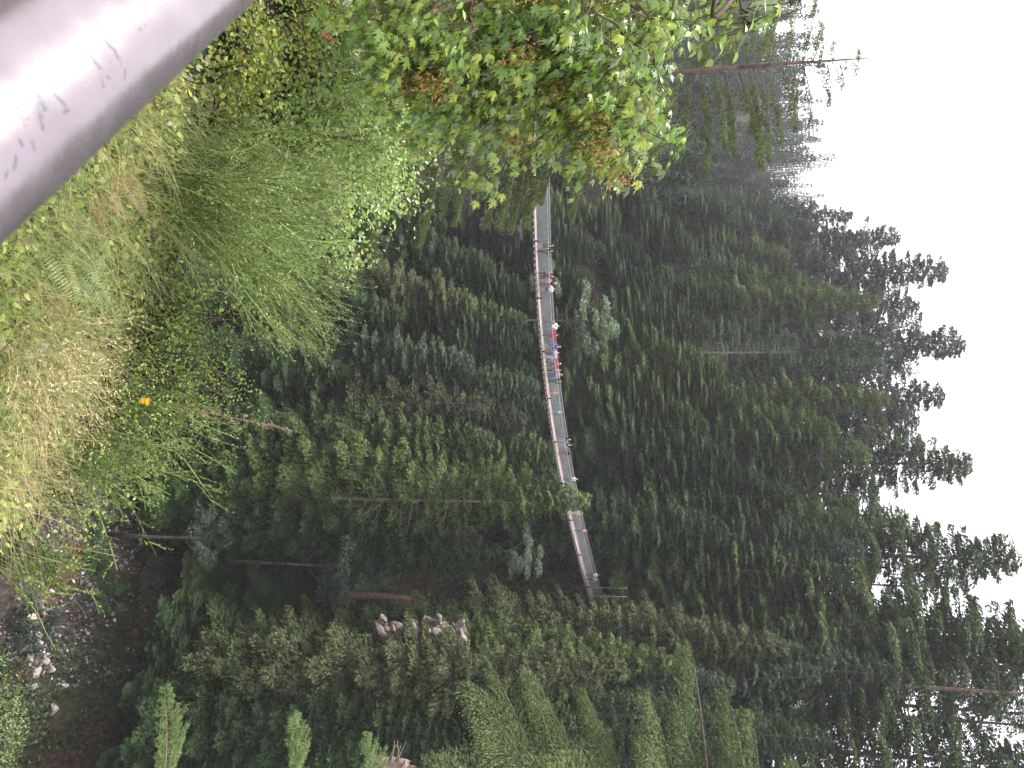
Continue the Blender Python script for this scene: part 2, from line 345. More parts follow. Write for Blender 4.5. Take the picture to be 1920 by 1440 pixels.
#@@TREES
TREES = [
 # far left hillside and plateau skyline, left to right
 ('fir1', 20, 1440, 215, 5.5, 'b', 'hazy blue-grey conifer on the far left hillside, left of the bare-topped hemlock trunk'),
 ('fir1', 75, 1452, 200, 5, 'b', 'hazy conifer just left of the slender hemlock trunk, tip level with the hill'),
 ('hem2', 175, 1470, 205, 5, 'b', 'blue-grey conifer seen between the hemlock limbs, right of its trunk'),
 ('fir2', 215, 1478, 190, 4.5, 'b', 'ragged bluish conifer on the hilltop right of the hemlock limbs'),
 ('fir1', 262, 1455, 190, 4.5, 'b', 'last bluish conifer before the deep notch in the skyline'),
 ('hem2', 322, 1440, 150, 6, 'k', 'purplish dark conifer just right of the deep skyline notch'),
 ('fir1', 352, 1478, 148, 5, 'k', 'dark conifer with a blunt tip stepping up from the skyline notch'),
 ('hem1', 385, 1500, 132, 6, 'b', 'grey-green hemlock on the rising left shoulder of the skyline'),
 ('hem1', 425, 1530, 128, 6, 'b', 'wide grey-green hemlock in front of the leftmost ragged black treetop'),
 ('old', 405, 1600, 140, 4, 'k', 'sparse dark treetop with loose limbs, leftmost of the ragged skyline trees'),
 ('old2', 447, 1690, 138, 4.5, 'k', 'ragged old fir with sky showing through, second of the black skyline tops'),
 ('old', 508, 1778, 134, 6.5, 'k', 'broad old fir with flat ragged top and many sky holes, left of the skyline centre'),
 ('old2', 575, 1725, 132, 5, 'k', 'dark shaggy fir filling the dip between two tall ragged tops'),
 ('old2', 648, 1812, 130, 5.5, 'k', 'tall ragged fir with a crooked spire above the middle of the skyline'),
 ('thin', 700, 1725, 128, 4.5, 'k', 'thin see-through fir right of the crooked spire'),
 ('old', 742, 1772, 126, 5.2, 'k', 'airy fir with lacy branches against the white sky'),
 ('old2', 790, 1725, 124, 5, 'k', 'dark airy fir tucked left of the big conical spire'),
 ('old', 872, 1824, 118, 6.0, 's', 'dense conical fir with a needle-thin spire, tallest in the right centre'),
 ('fir2', 925, 1650, 120, 5, 'k', 'low shaggy fir in the dip right of the conical spire'),
 ('fir2', 968, 1700, 116, 5, 's', 'dark fir on the left flank of the tall double-trunk pair'),
 ('old', 1050, 1908, 112, 6.5, 's', 'very tall fir with straight black trunk standing clear above the right skyline'),
 ('thin', 1102, 1800, 112, 3.5, 's', 'thin companion trunk with few limbs right of the very tall fir'),
 # right edge giants
 ('fir2', 1155, 1700, 110, 4.5, 'k', 'short dark fir left of the giant trees at the right edge'),
 ('old', 1205, 1960, 106, 6.5, 's', 'leftmost giant fir at the right edge, left limbs sloping to the sky gap'),
 ('old2', 1262, 2050, 104, 6.5, 's', 'giant fir with dark trunk against the sky, left of the reddish trunk'),
 ('thin', 1310, 2100, 99, 5, 'b', 'giant fir with long reddish bare trunk near the right edge'),
 ('thin', 1345, 2060, 104, 4.0, 's', 'giant fir with a black trunk between two strips of sky'),
 ('thin', 1372, 2090, 103, 4, 's', 'slender black trunk with few limbs crossing the bright sky hole'),
 ('old', 1440, 1980, 100, 5.2, 's', 'giant fir cut by the right edge, dark limbs full of sky specks'),
 # behind the bridge, second row
 ('hem1', 360, 1215, 99, 5.5, 'd', 'dark hemlock behind the railing at the left end of the visible deck'),
 ('cedar', 285, 1190, 100, 5.5, 'd', 'dark cedar behind the hanging maple leaves above the deck'),
 ('hem2', 425, 1165, 96, 5, 's', 'hemlock directly above the couple in navy, lower tier'),
 ('hem1', 490, 1215, 97, 5, 'd', 'dark hemlock left of the pale rounded maple'),
 ('cedar', 545, 1240, 98, 5, 'd', 'dark hemlock just behind the pale rounded maple'),
 ('hem1', 640, 1215, 96, 5, 's', 'green hemlock right behind the pale rounded maple, above the violet clothes'),
 ('cedar', 705, 1190, 95, 5, 's', 'low green cedar above the black-jacketed person at the end of the crowd'),
 ('hem1', 770, 1200, 94, 5, 's', 'low shaggy hemlock just above the child in blue'),
 ('hem1', 265, 1010, 90, 5, 'd', 'dark hemlock under the deck beneath the hanging maple leaves'),
 ('hem2', 480, 840, 78, 4.6, 'd', 'low shaded hemlock behind the broom tips'),
 ('hem1', 700, 1008, 86, 4.8, 'd', 'dark hemlock showing through the deck mesh right of the crowd'),
 ('hem1', 770, 1035, 86, 4.8, 'd', 'dark hemlock showing under the deck by the child in blue'),
 ('hem1', 850, 1050, 84, 4.8, 's', 'hemlock under the deck left of the overlapping treetop'),
 ('hem1', 330, 1105, 90, 4.6, 'd', 'low dark hemlock on the cliff edge above the deck, left of the navy couple'),
 ('hem2', 400, 1118, 88, 4.6, 's', 'low hemlock seen right over the rail near the left end of the deck'),
 ('hem1', 465, 1135, 88, 4.6, 'd', 'low dark hemlock directly over the navy couple on the cliff edge'),
 ('cedar', 530, 1115, 90, 4.6, 'd', 'low dark cedar on the cliff edge over the red-shirt group'),
 ('hem1', 572, 1105, 93, 4.4, 'd', 'low dark hemlock half hidden by the left side of the pale rounded maple'),
 ('hem1', 632, 1098, 92, 4.2, 'd', 'low dark hemlock half hidden by the right side of the pale rounded maple'),
 ('hem1', 548, 988, 85, 4.6, 'd', 'dark hemlock under the deck between the red-shirt group and the person in white'),
 ('fir2', 470, 1650, 142, 6.5, 'k', 'dense dark fir filling the ridge below the broad old fir, left side'),
 ('fir2', 545, 1690, 139, 6.5, 'k', 'dense dark fir filling the ridge right of the broad old fir'),
 ('fir1', 612, 1722, 137, 6.5, 'k', 'dense dark fir on the ridge just left of the crooked spire'),
 ('fir2', 690, 1700, 135, 6.5, 'k', 'dense dark fir on the ridge just right of the crooked spire'),
 ('fir1', 770, 1715, 132, 6.2, 'k', 'dense dark fir on the ridge between the lacy fir and the conical spire'),
 ('fir2', 835, 1735, 128, 5.8, 'k', 'dense dark fir at the left shoulder of the conical spire'),
 ('fir2', 1010, 1730, 122, 5.2, 'k', 'dense dark fir behind the left flank of the very tall fir'),
 ('hem1', 1075, 625, 83, 4.6, 'd', 'dark hemlock on the steep slope just behind the brown snag'),
 ('hem1', 1030, 520, 79, 4.2, 'd', 'low dark hemlock on the steep slope left of the brown snag'),
 ('cedar', 1105, 400, 78, 4.0, 's', 'low green cedar on the slope above the reddish soil by the river'),
 ('hem1', 1150, 560, 81, 4.0, 'd', 'low dark hemlock between the brown snag and the red soil bank'),
 ('hem1', 480, 1482, 118, 6.5, 'y', 'yellow-green hemlock with a rounded tip below the broad old fir'),
 ('hem1', 395, 1380, 110, 6.5, 's', 'dark hemlock above the left end of the visible bridge deck'),
 ('cedar', 320, 1330, 112, 6, 's', 'dull green conifer behind the lowest hanging hemlock tips'),
 ('hem2', 440, 1300, 104, 6, 's', 'shaggy dark hemlock rising over the couple in navy'),
 ('hem2', 528, 1560, 116, 5.5, 's', 'narrow hemlock between two yellow-green crowns under the old fir'),
 ('cedar', 565, 1655, 113, 5.5, 'y', 'bright olive cedar with smooth pointed top, left of the grey-blue crown'),
 ('hem1', 560, 1400, 103, 5.5, 'd', 'dark hemlock above the pale broadleaf tree'),
 ('fir1', 655, 1692, 110, 5.2, 'b', 'grey-blue fir with pointed top and bare trunk below, centre of the forest wall'),
 ('thin', 660, 1500, 103, 3.5, 'b', 'thin limbed tree with long pale bare trunk in the centre of the forest wall'),
 ('hem2', 705, 1655, 109, 4.5, 'b', 'grey-green hemlock right of the grey-blue fir'),
 ('cedar', 748, 1672, 108, 5, 'y', 'olive hemlock with thin trunk showing, left of the bright green crown'),
 ('hem1', 620, 1340, 98, 5.5, 's', 'mid green hemlock above the person in white on the bridge'),
 ('cedar', 690, 1360, 96, 6, 'y', 'yellow-green hemlock over the crowd on the middle of the bridge'),
 ('hem1', 745, 1400, 98, 5.5, 's', 'olive hemlock rising over the child in peach'),
 ('cedar', 812, 1578, 103, 6.5, 'g', 'brightest green feathery crown with a rounded tip below the conical spire'),
 ('hem1', 800, 1330, 96, 6, 's', 'shaggy green hemlock over the child in blue'),
 ('hem2', 880, 1620, 106, 5.5, 's', 'dull green hemlock at the foot of the conical spire'),
 ('cedar', 860, 1380, 95, 5.5, 'd', 'dark drooping cedar above the couple by the blonde'),
 ('hem1', 935, 1500, 98, 6, 'd', 'dark cedar with hanging fingers right of the bright feathery crown'),
 ('cedar', 985, 1625, 100, 5.5, 's', 'dull green cedar under the left flank of the very tall fir'),
 ('cedar', 1000, 1370, 92, 5.5, 'd', 'dark cedar with long drooping limbs over the person in pink'),
 ('hem1', 1035, 1622, 98, 5, 'b', 'grey-green hemlock directly below the very tall fir'),
 ('hem1', 1080, 1600, 97, 4.5, 's', 'green hemlock below the thin companion trunk'),
 ('cedar', 1065, 1300, 100, 4.5, 'd', 'dark cedar just left of the right bridge landing'),
 ('hem1', 1130, 1560, 100, 4.6, 's', 'dense green hemlock left of the pointed olive crown'),
 ('hem1', 1205, 1695, 99, 4.6, 'y', 'pointed olive hemlock left of the reddish trunk'),
 ('hem1', 1190, 1340, 99, 4.0, 's', 'mid green hemlock right above the bridge landing'),
 ('fir1', 1265, 1690, 95, 5, 'b', 'grey-green fir leaning over the reddish trunk'),
 ('hem2', 1310, 1540, 93, 4.0, 'b', 'dark blue-green fir behind the reddish trunk at the right'),
 ('fir1', 1390, 1560, 92, 4.4, 'd', 'dark green fir filling the right edge under the sky hole'),
 ('cedar', 1215, 1480, 90, 4.6, 'o', 'olive shaggy crown right of the bridge landing'),
 ('cedar', 1245, 1290, 84, 3.8, 'y', 'yellow-tipped hemlock right of the bridge landing, mid height'),
 ('hem1', 1290, 1380, 86, 4.2, 'b', 'blue-green hemlock in the shade right of the olive shaggy crown'),
 ('fir1', 1360, 1440, 82, 4, 'd', 'shadowy fir behind the big pale near crown at the right edge'),
 # slope and gorge floor, tops below or at deck height
 ('hem1', 330, 960, 88, 5, 'd', 'dark hemlock under the left stretch of the bridge'),
 ('hem1', 395, 975, 82, 5, 'd', 'dark hemlock below the bridge left of the navy couple'),
 ('hem2', 450, 985, 84, 5, 'k', 'shadowy hemlock straight below the couple in navy'),
 ('hem1', 505, 930, 80, 5, 'd', 'dark hemlock in the deep shade left of the brownish crown'),
 ('cedar', 420, 840, 76, 4.5, 'd', 'low dark hemlock just above the broom bushes'),
 ('hem2', 555, 900, 77, 5, 'o', 'brownish hemlock crown below the red-shirt group'),
 ('cedar', 600, 990, 82, 4.5, 's', 'green hemlock whose tip touches the deck left of the person in white'),
 ('fir1', 640, 1000, 83, 4.5, 'b', 'grey-green fir whose tip ends under the crowd'),
 ('hem1', 590, 760, 73, 5, 'd', 'dark low hemlock behind the bright green bush'),
 ('fir1', 680, 890, 76, 5.2, 'b', 'blue-grey fir with raised finger limbs left of the long blue-grey tree'),
 ('fir1', 728, 1012, 80, 5, 'b', 'long blue-grey fir reaching up to the deck under the child in peach'),
 ('thin', 757, 930, 76, 3.6, 'o', 'half-dead thin fir with brown twigs right of the long blue-grey tree'),
 ('hem2', 700, 640, 71, 4.5, 'd', 'dark hemlock low in the gorge above the bright green bush'),
 ('hem1', 790, 990, 80, 4.5, 'k', 'shaded hemlock below the child in blue'),
 ('hem1', 830, 930, 76, 4.8, 's', 'green hemlock left of the twin pale trunks'),
 ('hem2', 905, 1112, 75.5, 4.6, 'y', 'yellow-green hemlock whose tip overlaps the bridge deck'),
 ('cedar', 880, 800, 75.5, 4.8, 'y', 'yellow-green drooping hemlock in front of the twin pale trunks'),
 ('thin', 944, 1000, 74, 3.4, 's', 'thin tree with a long pale bare trunk beneath the person in yellow'),
 ('cedar', 975, 930, 77, 4.2, 's', 'green hemlock with hanging tips below the person in pink'),
 ('cedar', 1000, 780, 77, 4.3, 'd', 'dark feathery hemlock above the reddish soil slope'),
 ('hem1', 840, 620, 74, 4.6, 'd', 'shaded hemlock behind the dry flower stalk'),
 ('cedar', 940, 560, 75, 4.5, 'g', 'low green cedar with broad drooping fans above the river rocks'),
 ('cedar', 775, 520, 73, 4.0, 's', 'leafy-looking low hemlock right behind the tip of the dry flower stalk'),
 ('cedar', 1045, 960, 80, 3.6, 'd', 'dark cedar under the landing end of the bridge'),
 ('hem1', 1222, 1120, 84, 3.6, 's', 'green hemlock hiding the landing of the bridge'),
 ('cedar', 1240, 1020, 82, 3.6, 'y', 'yellow-green hemlock right of the pale rock outcrop'),
 ('hem1', 1285, 1130, 80, 3.8, 'o', 'olive grey hemlock mid height right of the bridge landing'),
 ('hem1', 1275, 930, 80, 3.6, 's', 'green hemlock above the red soil bank'),
 ('hem2', 1310, 1180, 76, 4.2, 'o', 'greyish hemlock left of the big pale near crown'),
 ('hem1', 1300, 960, 78, 4.2, 's', 'mid green hemlock at the right with soft rounded limbs'),
 ('fir1', 1370, 1130, 79, 4.5, 's', 'bushy fir at the right edge just under the pale near crown'),
 ('hem1', 1400, 930, 77, 4.2, 'd', 'dark hemlock around the grey broken trunk at the right edge'),
 ('fir1', 1330, 760, 78, 4, 's', 'green fir behind the lower pale branch tips'),
 ('hem1', 1290, 700, 78, 3.4, 's', 'grey-green low hemlock beside the red soil bank'),
 ('hem2', 1390, 640, 76, 4, 'd', 'dark fir behind the lowest pale branch at the right'),
 ('hem1', 1190, 480, 77, 3.6, 'd', 'low grey-green hemlock above the dark round shrub'),
 ('hem1', 1270, 470, 77, 3.8, 'd', 'low hemlock right of the dark round shrub'),
 ('fir1', 1340, 400, 76, 3.8, 'd', 'small dark fir above the river rocks at the right'),
 ('hem1', 1470, 440, 76, 4, 'd', 'small dark fir in the lower right corner'),
]
for (kd, u, v, q, R, col, lab) in TREES:
    tree(kd, u, v, q, R, col, lab, trunkcol=(1.6, 1.2, 1.05) if 'reddish' in lab and 'giant' in lab else ((2.3, 2.2, 2.0) if 'pale' in lab and 'bare trunk' in lab else (1, 1, 1)))

# ------------------------------------------------------------------ broadleaf trees and shrubs on the far bank
def broad(seed, H, R, n, leaf=.28, clumps=16, trunk=True, zlo=.25):
    g = np.random.default_rng(seed); cb = MB(); tb = MB(); C = []
    for i in range(clumps):
        a = g.uniform(0, 6.28); h = zlo + (1 - zlo) * g.random() ** .8; rr = R * math.sin(min(1, (1.08 - h) * 1.6 + .25) * PI / 2) * g.random() ** .5
        C.append((rr * math.cos(a), rr * math.sin(a), h * H, R * g.uniform(.22, .42)))
    P = []; U = []
    for (x, y, z, r) in C:
        k = n // clumps; d = unit(g.normal(size=(k, 3))); d[:, 2] = np.abs(d[:, 2]) * .9 - .25
        P.append(np.array([x, y, z]) + d * r * g.uniform(.55, 1.05, (k, 1)) * [1, 1, .8]); U.append(d)
        if trunk: tb.tube([[0, 0, z * .35], [x * .4, y * .4, z * .7], [x, y, z]], [.03 * R, .02 * R, .006 * R], 5)
    P = np.concatenate(P); U = np.concatenate(U)
    D = g.normal(size=P.shape); D[:, 2] -= .4
    cb.cards(P, D, U + g.normal(0, .5, P.shape) + [0, 0, .6], g.uniform(.6, 1.2, len(P)) * leaf, g.uniform(.4, .7, len(P)) * leaf, bend=.15)
    tb.tube([[0, 0, -1], [0, .05 * R, H * .3], [.05 * R, 0, H * .75]], [.05 * R, .04 * R, .012 * R], 7)
    return cb.mesh('crown', M['leaf']), tb.mesh('trunk', M['bark'], True)
BR = [broad(21, 10, 4.2, 5200, .42, 22), broad(22, 8, 4, 4200, .36, 16), broad(23, 2.6, 1.8, 2600, .24, 12, zlo=.1), broad(24, 2.2, 2.1, 2600, .2, 14, zlo=.1)]
def leafy(k, u, v, q, R, col, label, name='broadleaf_tree', cat='tree', group='broadleaf trees and shrubs on the far bank', H=None):
    p = at_q(u, v, q); zt = float(terrain(p[0], p[1]))
    R0, H0 = [(4.2, 10), (4, 8), (1.8, 2.6), (2.1, 2.2)][k]
    if H is None: H = max(p[2] - zt, 1.2)
    if k >= 2:
        t = thing(name, label, cat, (p[0], p[1], zt - .15), group); t.scale = (R / R0, R / R0, H / H0); t.rotation_euler.z = u
        c = link('crown', BR[k][0], t); c.color = (*col, 1); link('trunk', BR[k][1], t).color = (1, 1, 1, 1); return
    Hc = R * 1.75; t = thing(name, label, cat, (p[0], p[1], zt - .3), group); t.rotation_euler.z = u
    c = link('crown', BR[k][0], t, (0, 0, H - Hc)); c.color = (*col, 1); c.scale = (R / R0, R / R0, Hc / H0)
    mb = MB(); mb.tube([[0, 0, 0], [.15, .1, (H - Hc) * .6], [0, 0, H - Hc * .5]], [.26, .2, .08], 8)
    for i in range(7):
        a_ = i * 2.4; z_ = H - Hc * (.85 - .07 * i); mb.tube([[0, 0, z_ - R * .4], [R * .35 * math.cos(a_), R * .35 * math.sin(a_), z_], [R * .6 * math.cos(a_), R * .6 * math.sin(a_), z_ + R * .35]], [.1, .06, .02], 5)
    link('trunk', mb.mesh('trunk', M['bark'], True), t).color = (1, 1, 1, 1)
PALE = (.11, .165, .09); TEAL = (.052, .085, .055); GRN = (.06, .115, .038)
leafy(0, 600, 1160, 83, 4.8, PALE, 'pale grey-green maple with rounded crown rising just above the deck beside the person in white')
leafy(1, 530, 1050, 86, 3.6, PALE, 'smaller pale maple showing through and below the bridge mesh by the red-shirt group')
leafy(1, 1040, 1015, 80, 2.8, (.12, .16, .10), 'pale silvery broadleaf tree in the shade under the right stretch of the bridge')
leafy(1, 1065, 690, 77, 4.0, TEAL, 'dark bluish leafy tree beside the brown snag on the far bank')
leafy(1, 1010, 420, 71, 3.0, TEAL, 'dark leafy tree at the top of the red soil slope')
for (u, v, q, R, H, col, lab) in [
    (1172, 175, 67.5, 2.6, 3.0, TEAL, 'dark blue-green round shrub among the river boulders'),
    (1040, 215, 69.5, 1.6, 2.2, GRN, 'bright green shrub beside the reddish soil by the river'),
    (985, 200, 69, 1.5, 2.0, GRN, 'green shrub at the upper end of the pebble slope'),
    (1075, 260, 71, 1.9, 2.5, GRN, 'green sapling clump right above the reddish soil'),
    (1120, 310, 73, 2.1, 2.6, GRN, 'mid green shrub between the red soil and the dark hemlocks'),
    (1260, 130, 66.5, 1.1, 1.3, GRN, 'small bright green shrub right of the boulders'),
    (1290, 210, 67.5, 2.0, 2.4, (.05, .08, .035), 'low olive shrub behind the river boulders at the right'),
    (1405, 95, 66, 2.6, 3.0, (.05, .085, .04), 'bushy olive shrub at the bottom right edge of the gorge'),
    (1365, 210, 68, 2.4, 3.0, (.05, .09, .035), 'dark green shrub above the bushy olive one'),
    (1300, 90, 65.5, 1.5, 1.6, GRN, 'low green shrub at the right end of the boulders'),
    (1330, 150, 66, 1.7, 2.0, (.05, .085, .04), 'olive shrub on the bank left of the bright treetop in the corner'),
    (1060, 560, 79, 2.4, 3, TEAL, 'dark leafy shrub left of the brown snag'),
    (1150, 590, 79, 2.4, 3, GRN, 'green shrub between the brown snag and the red soil bank'),
    (1090, 440, 75, 2.4, 3, TEAL, 'teal shrub in the middle of the steep leafy slope'),
    (1140, 860, 87, 2.2, 2.6, (.05, .08, .045), 'dark shrub growing on the pale rock outcrop'),
    (930, 330, 70, 2.0, 2.6, (.05, .09, .035), 'shrub under the fans of the low green cedar'),
    (880, 430, 73, 1.8, 2.4, GRN, 'pale green shrub in the dark gully right of the dry flower stalk')]:
    leafy(2 if R < 1.9 else 3, u, v, q, R, col, lab, 'shrub', 'shrub', H=H)

# undergrowth that covers the steep bank (nobody could count it)
g = np.random.default_rng(31)
nc = 15000; tq = np.concatenate([g.uniform(66.5, 100, 11000), g.uniform(100, 125, 4000)]); tt = g.uniform(-60, 180, nc)
cx = tq * AQ[0] + tt * AT[0]; cy = tq * AQ[1] + tt * AT[1]
den = fbm(cx / 7, cy / 7, 41); keep = den > np.where(tq < 75, np.where(np.abs(tt - 38) < 10, .60, .30), .30); cx, cy = cx[keep], cy[keep]; tqk = tq[keep]
cz = terrain(cx, cy); k = 18
rad = g.uniform(.6, 1.9, len(cx)); D = unit(g.normal(size=(len(cx), k, 3))); D[..., 2] = np.abs(D[..., 2])
P = np.stack([cx, cy, cz], -1)[:, None] + D * rad[:, None, None] * g.uniform(.5, 1, (len(cx), k, 1))
P = P.reshape(-1, 3); Dn = D.reshape(-1, 3)
dd = g.normal(size=P.shape); dd[:, 2] -= .3
mb = MB(); s = g.uniform(.2, .5, len(P)); mb.cards(P, dd, Dn + [-.3, -.5, .8] + g.normal(0, .4, P.shape), s, s * .55, bend=.2)
M['under'] = leaf_mat('undergrowth_leaves', [(0, (.035, .065, .025)), (.3, (.06, .10, .035)), (.6, (.04, .075, .045)), (.82, (.085, .11, .035)), (.94, (.12, .085, .045))], transl=.25, noise_scale=.3, lo=.5, hi=1.5)
link('undergrowth', mb.mesh('undergrowth', M['under']), kind='stuff', category='undergrowth', label='dark mixed undergrowth covering the steep far bank between the conifers')

# far-off wood beyond the first rows: one mass
g = np.random.default_rng(33); mb = MB()
def farwood(nT, qr, tr, hr, rr, per):
    q = g.uniform(*qr, nT); t = g.uniform(*tr, nT); x = q * AQ[0] + t * AT[0]; y = q * AQ[1] + t * AT[1]
    z = terrain(x, y, False) - .5; H = g.uniform(*hr, nT); R = g.uniform(*rr, nT)
    lay = np.floor(g.random((nT, per)) * 16) / 16 + g.normal(0, .012, (nT, per)); lay = np.clip(lay, 0.02, 1)
    a = g.uniform(0, 6.28, (nT, per)); r = R[:, None] * (1.02 - lay) ** .8 * g.random((nT, per)) ** .45 * (.75 + .25 * np.sin(a * 3 + lay * 50))
    P = np.stack([x[:, None] + np.cos(a) * r, y[:, None] + np.sin(a) * r, z[:, None] + H[:, None] * (.08 + .92 * lay) - r * .35], -1).reshape(-1, 3)
    D = np.stack([np.cos(a), np.sin(a), np.full(a.shape, -.5)], -1).reshape(-1, 3) + g.normal(0, .35, P.shape)
    s = np.repeat(g.uniform(.8, 1.5, nT), per)
    mb.cards(P, D, np.array([0, 0, 1.]) + g.normal(0, .45, P.shape), s * .9, s * .38, bend=.2)
    tb = np.stack([np.stack([x, y, z], -1), np.stack([x, y, z + H * .95], -1)], 1); mb.tubes(tb, [.35, .05], 4)
farwood(190, (84, 200), (120, 300), (16, 30), (3, 4.5), 900)
farwood(330, (108, 190), (-60, 150), (17, 30), (3.2, 5), 700)
farwood(420, (190, 420), (-200, 420), (18, 34), (4, 6.5), 420)
farwood(150, (84, 300), (260, 420), (18, 32), (4, 6), 500)
farwood(60, (4, 45), (60, 260), (14, 26), (3, 4.5), 800)
M['farneedle'] = leaf_mat('distant_needles', [(0, (.036, .056, .038)), (1, (.055, .078, .045))], transl=.2, noise_scale=.08, rough=.75, spec=.1)
link('distant_forest', mb.mesh('distant_forest', M['farneedle']), kind='stuff', category='forest', label='dense distant conifer forest on the plateau and hills behind the nearer trees')

# ------------------------------------------------------------------ rocks
M['rock'] = noise_mat('grey_boulder_rock', [(.25, (.15, .135, .13)), (.5, (.30, .275, .27)), (.72, (.48, .45, .44))], 2.5, bump=.6, objcol=True)
def rock_mesh(seed, name='boulder'):
    g = random.Random(seed); bm = bmesh.new(); bmesh.ops.create_icosphere(bm, subdivisions=3, radius=1)
    pl = [(Vector((g.gauss(0, 1), g.gauss(0, 1), g.gauss(0, 1))).normalized(), g.uniform(.45, .85)) for _ in range(13)]
    for v in bm.verts:
        for n, d in pl:
            e = v.co.dot(n) - d
            if e > 0: v.co -= n * e * .92
        v.co += v.co.normalized() * g.uniform(-.015, .015)
    me = bpy.data.meshes.new(name); bm.to_mesh(me); bm.free(); me.materials.append(M['rock']); return me
RK = [rock_mesh(i) for i in range(5)]
def boulder(u, v, px, label, kk, tint=(1, 1, 1), sq=(1, .8, .7), cat='rock', q=None):
    r = ray(u, v); D0 = 62.0 / -r[2]; p = r * D0
    for _ in range(25):                                   # march to the ground under this pixel
        gz = float(terrain(p[0], p[1])); p = r * (D0 := D0 + (gz - p[2]) / r[2] * .5)
    s = px / FPX * D0 / 2
    o = thing('boulder', label, cat, tuple(p), 'boulders along the river', RK[kk % 5]); o.scale = (s * sq[0], s * sq[1], s * sq[2]); o.rotation_euler = (kk * .7, kk * 1.3, kk * 2.1); o.color = (*tint, 1)
for i, (u, v, px, lab, tint) in enumerate([
    (1165, 58, 40, 'large tan flat boulder at the river edge', (1.5, 1.3, 1.1)),
    (1150, 40, 18, 'small dark round boulder touching the black water', (.8, .75, .85)),
    (1192, 70, 24, 'pinkish boulder right of the large tan flat one', (1.3, 1.15, 1.1)),
    (1208, 72, 26, 'broad grey boulder with a flat top in the middle of the rocks', (1.3, 1.2, 1.2)),
    (1215, 48, 26, 'pink-grey boulder low at the water, above the bright treetop', (1.3, 1.15, 1.15)),
    (1235, 55, 22, 'grey boulder below the middle of the rock heap', (1, .9, .9)),
    (1240, 82, 24, 'angular boulder in the upper right of the rock heap', (1.15, 1.05, 1.05)),
    (1262, 68, 28, 'wide grey boulder by the small bright green shrub', (1.1, 1, 1)),
    (1288, 62, 24, 'purple-grey boulder left of the bright treetop', (.95, .85, .9)),
    (1285, 122, 16, 'pale wedge rock on the slope right of the small green shrub', (1.7, 1.6, 1.6)),
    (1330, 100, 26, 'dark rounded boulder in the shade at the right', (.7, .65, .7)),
    (1255, 95, 20, 'pale broken rock beside the small bright green shrub', (1.5, 1.4, 1.4)),
    (1180, 95, 18, 'mossy grey rock under the dark round shrub', (.8, .85, .7)),
    (1130, 76, 24, 'dark brown rock left of the large tan boulder', (.7, .6, .55)),
    (1085, 58, 26, 'tan rock standing behind the broom twigs by the water', (1.1, .95, .75)),
    (1118, 38, 22, 'dark wet rock at the left end of the shore', (.45, .4, .45)),
    (1155, 200, 14, 'small purple-grey rock above the dark round shrub', (1, .9, .9)),
    (1175, 222, 20, 'reddish rock in the soil above the dark round shrub', (1.3, .8, .6))]):
    boulder(u, v, px, lab, i, tint)
# bare rocky creek bed beside the water
q_, t_ = np.meshgrid(np.linspace(62.5, 76.5, 70), np.linspace(24, 52, 200), indexing='ij'); x_ = q_ * AQ[0] + t_ * AT[0]; y_ = q_ * AQ[1] + t_ * AT[1]
e_ = np.clip((73.4 - q_) / 2.2, -1, 1) + np.clip((np.minimum(t_ - 25, 51 - t_)) / 4, -1, 1) - 1; z_ = terrain(x_, y_) + .12 * np.clip(e_ + (fbm(x_ / 2, y_ / 2, 77) - .5) * 2.6, -1, 1) + (fbm(x_ / .5, y_ / .5, 78, 2) - .4) * .35
ii = np.arange(69)[:, None] * 200 + np.arange(199)[None]
M['bed'] = noise_mat('grey_brown_gravel', [(.3, (.014, .012, .010)), (.5, (.040, .031, .025)), (.62, (.085, .07, .06)), (.75, (.17, .15, .14))], 2.6, rough=.9, bump=.9, detail=9)
link('creek_bed', np_mesh('creek_bed', np.stack([x_, y_, z_], -1).reshape(-1, 3), [np.stack([ii, ii + 200, ii + 201, ii + 1], -1).reshape(-1, 4)], [M['bed']]), kind='structure')
# rubble and pebbles, uncountable
g = np.random.default_rng(44); n = 5000
tq = g.uniform(64.5, 76, n); tt = g.uniform(24, 53, n); x = tq * AQ[0] + tt * AT[0]; y = tq * AQ[1] + tt * AT[1]
kp = fbm(x / 4, y / 4, 51) > .38; x, y = x[kp], y[kp]; z = terrain(x, y) + .10; n = len(x)
OV = np.array([[1, 0, 0], [-1, 0, 0], [0, 1, 0], [0, -1, 0], [0, 0, 1], [0, 0, -1]]) * 1.0
OF = [[0, 2, 4], [2, 1, 4], [1, 3, 4], [3, 0, 4], [2, 0, 5], [1, 2, 5], [3, 1, 5], [0, 3, 5]]
A = unit(g.normal(size=(n, 3))); B = unit(np.cross(A, g.normal(size=(n, 3)))); Cc = np.cross(A, B)
mb = MB(); mb.template(OV, OF, np.stack([x, y, z], -1), A * g.uniform(.5, 1.2, (n, 1)), B * g.uniform(.5, 1, (n, 1)), Cc * g.uniform(.3, .8, (n, 1)), .07 + .33 * g.random(n) ** 3.5)
M['rubble'] = leaf_mat('river_rubble', [(0, (.09, .08, .078)), (.4, (.15, .135, .13)), (.7, (.24, .22, .22)), (.92, (.48, .46, .48))], transl=0, rough=.9, spec=.2)
link('river_rubble', mb.mesh('river_rubble', M['rubble']), kind='stuff', category='rubble', label='loose grey pebbles and rubble on the slope above the river')
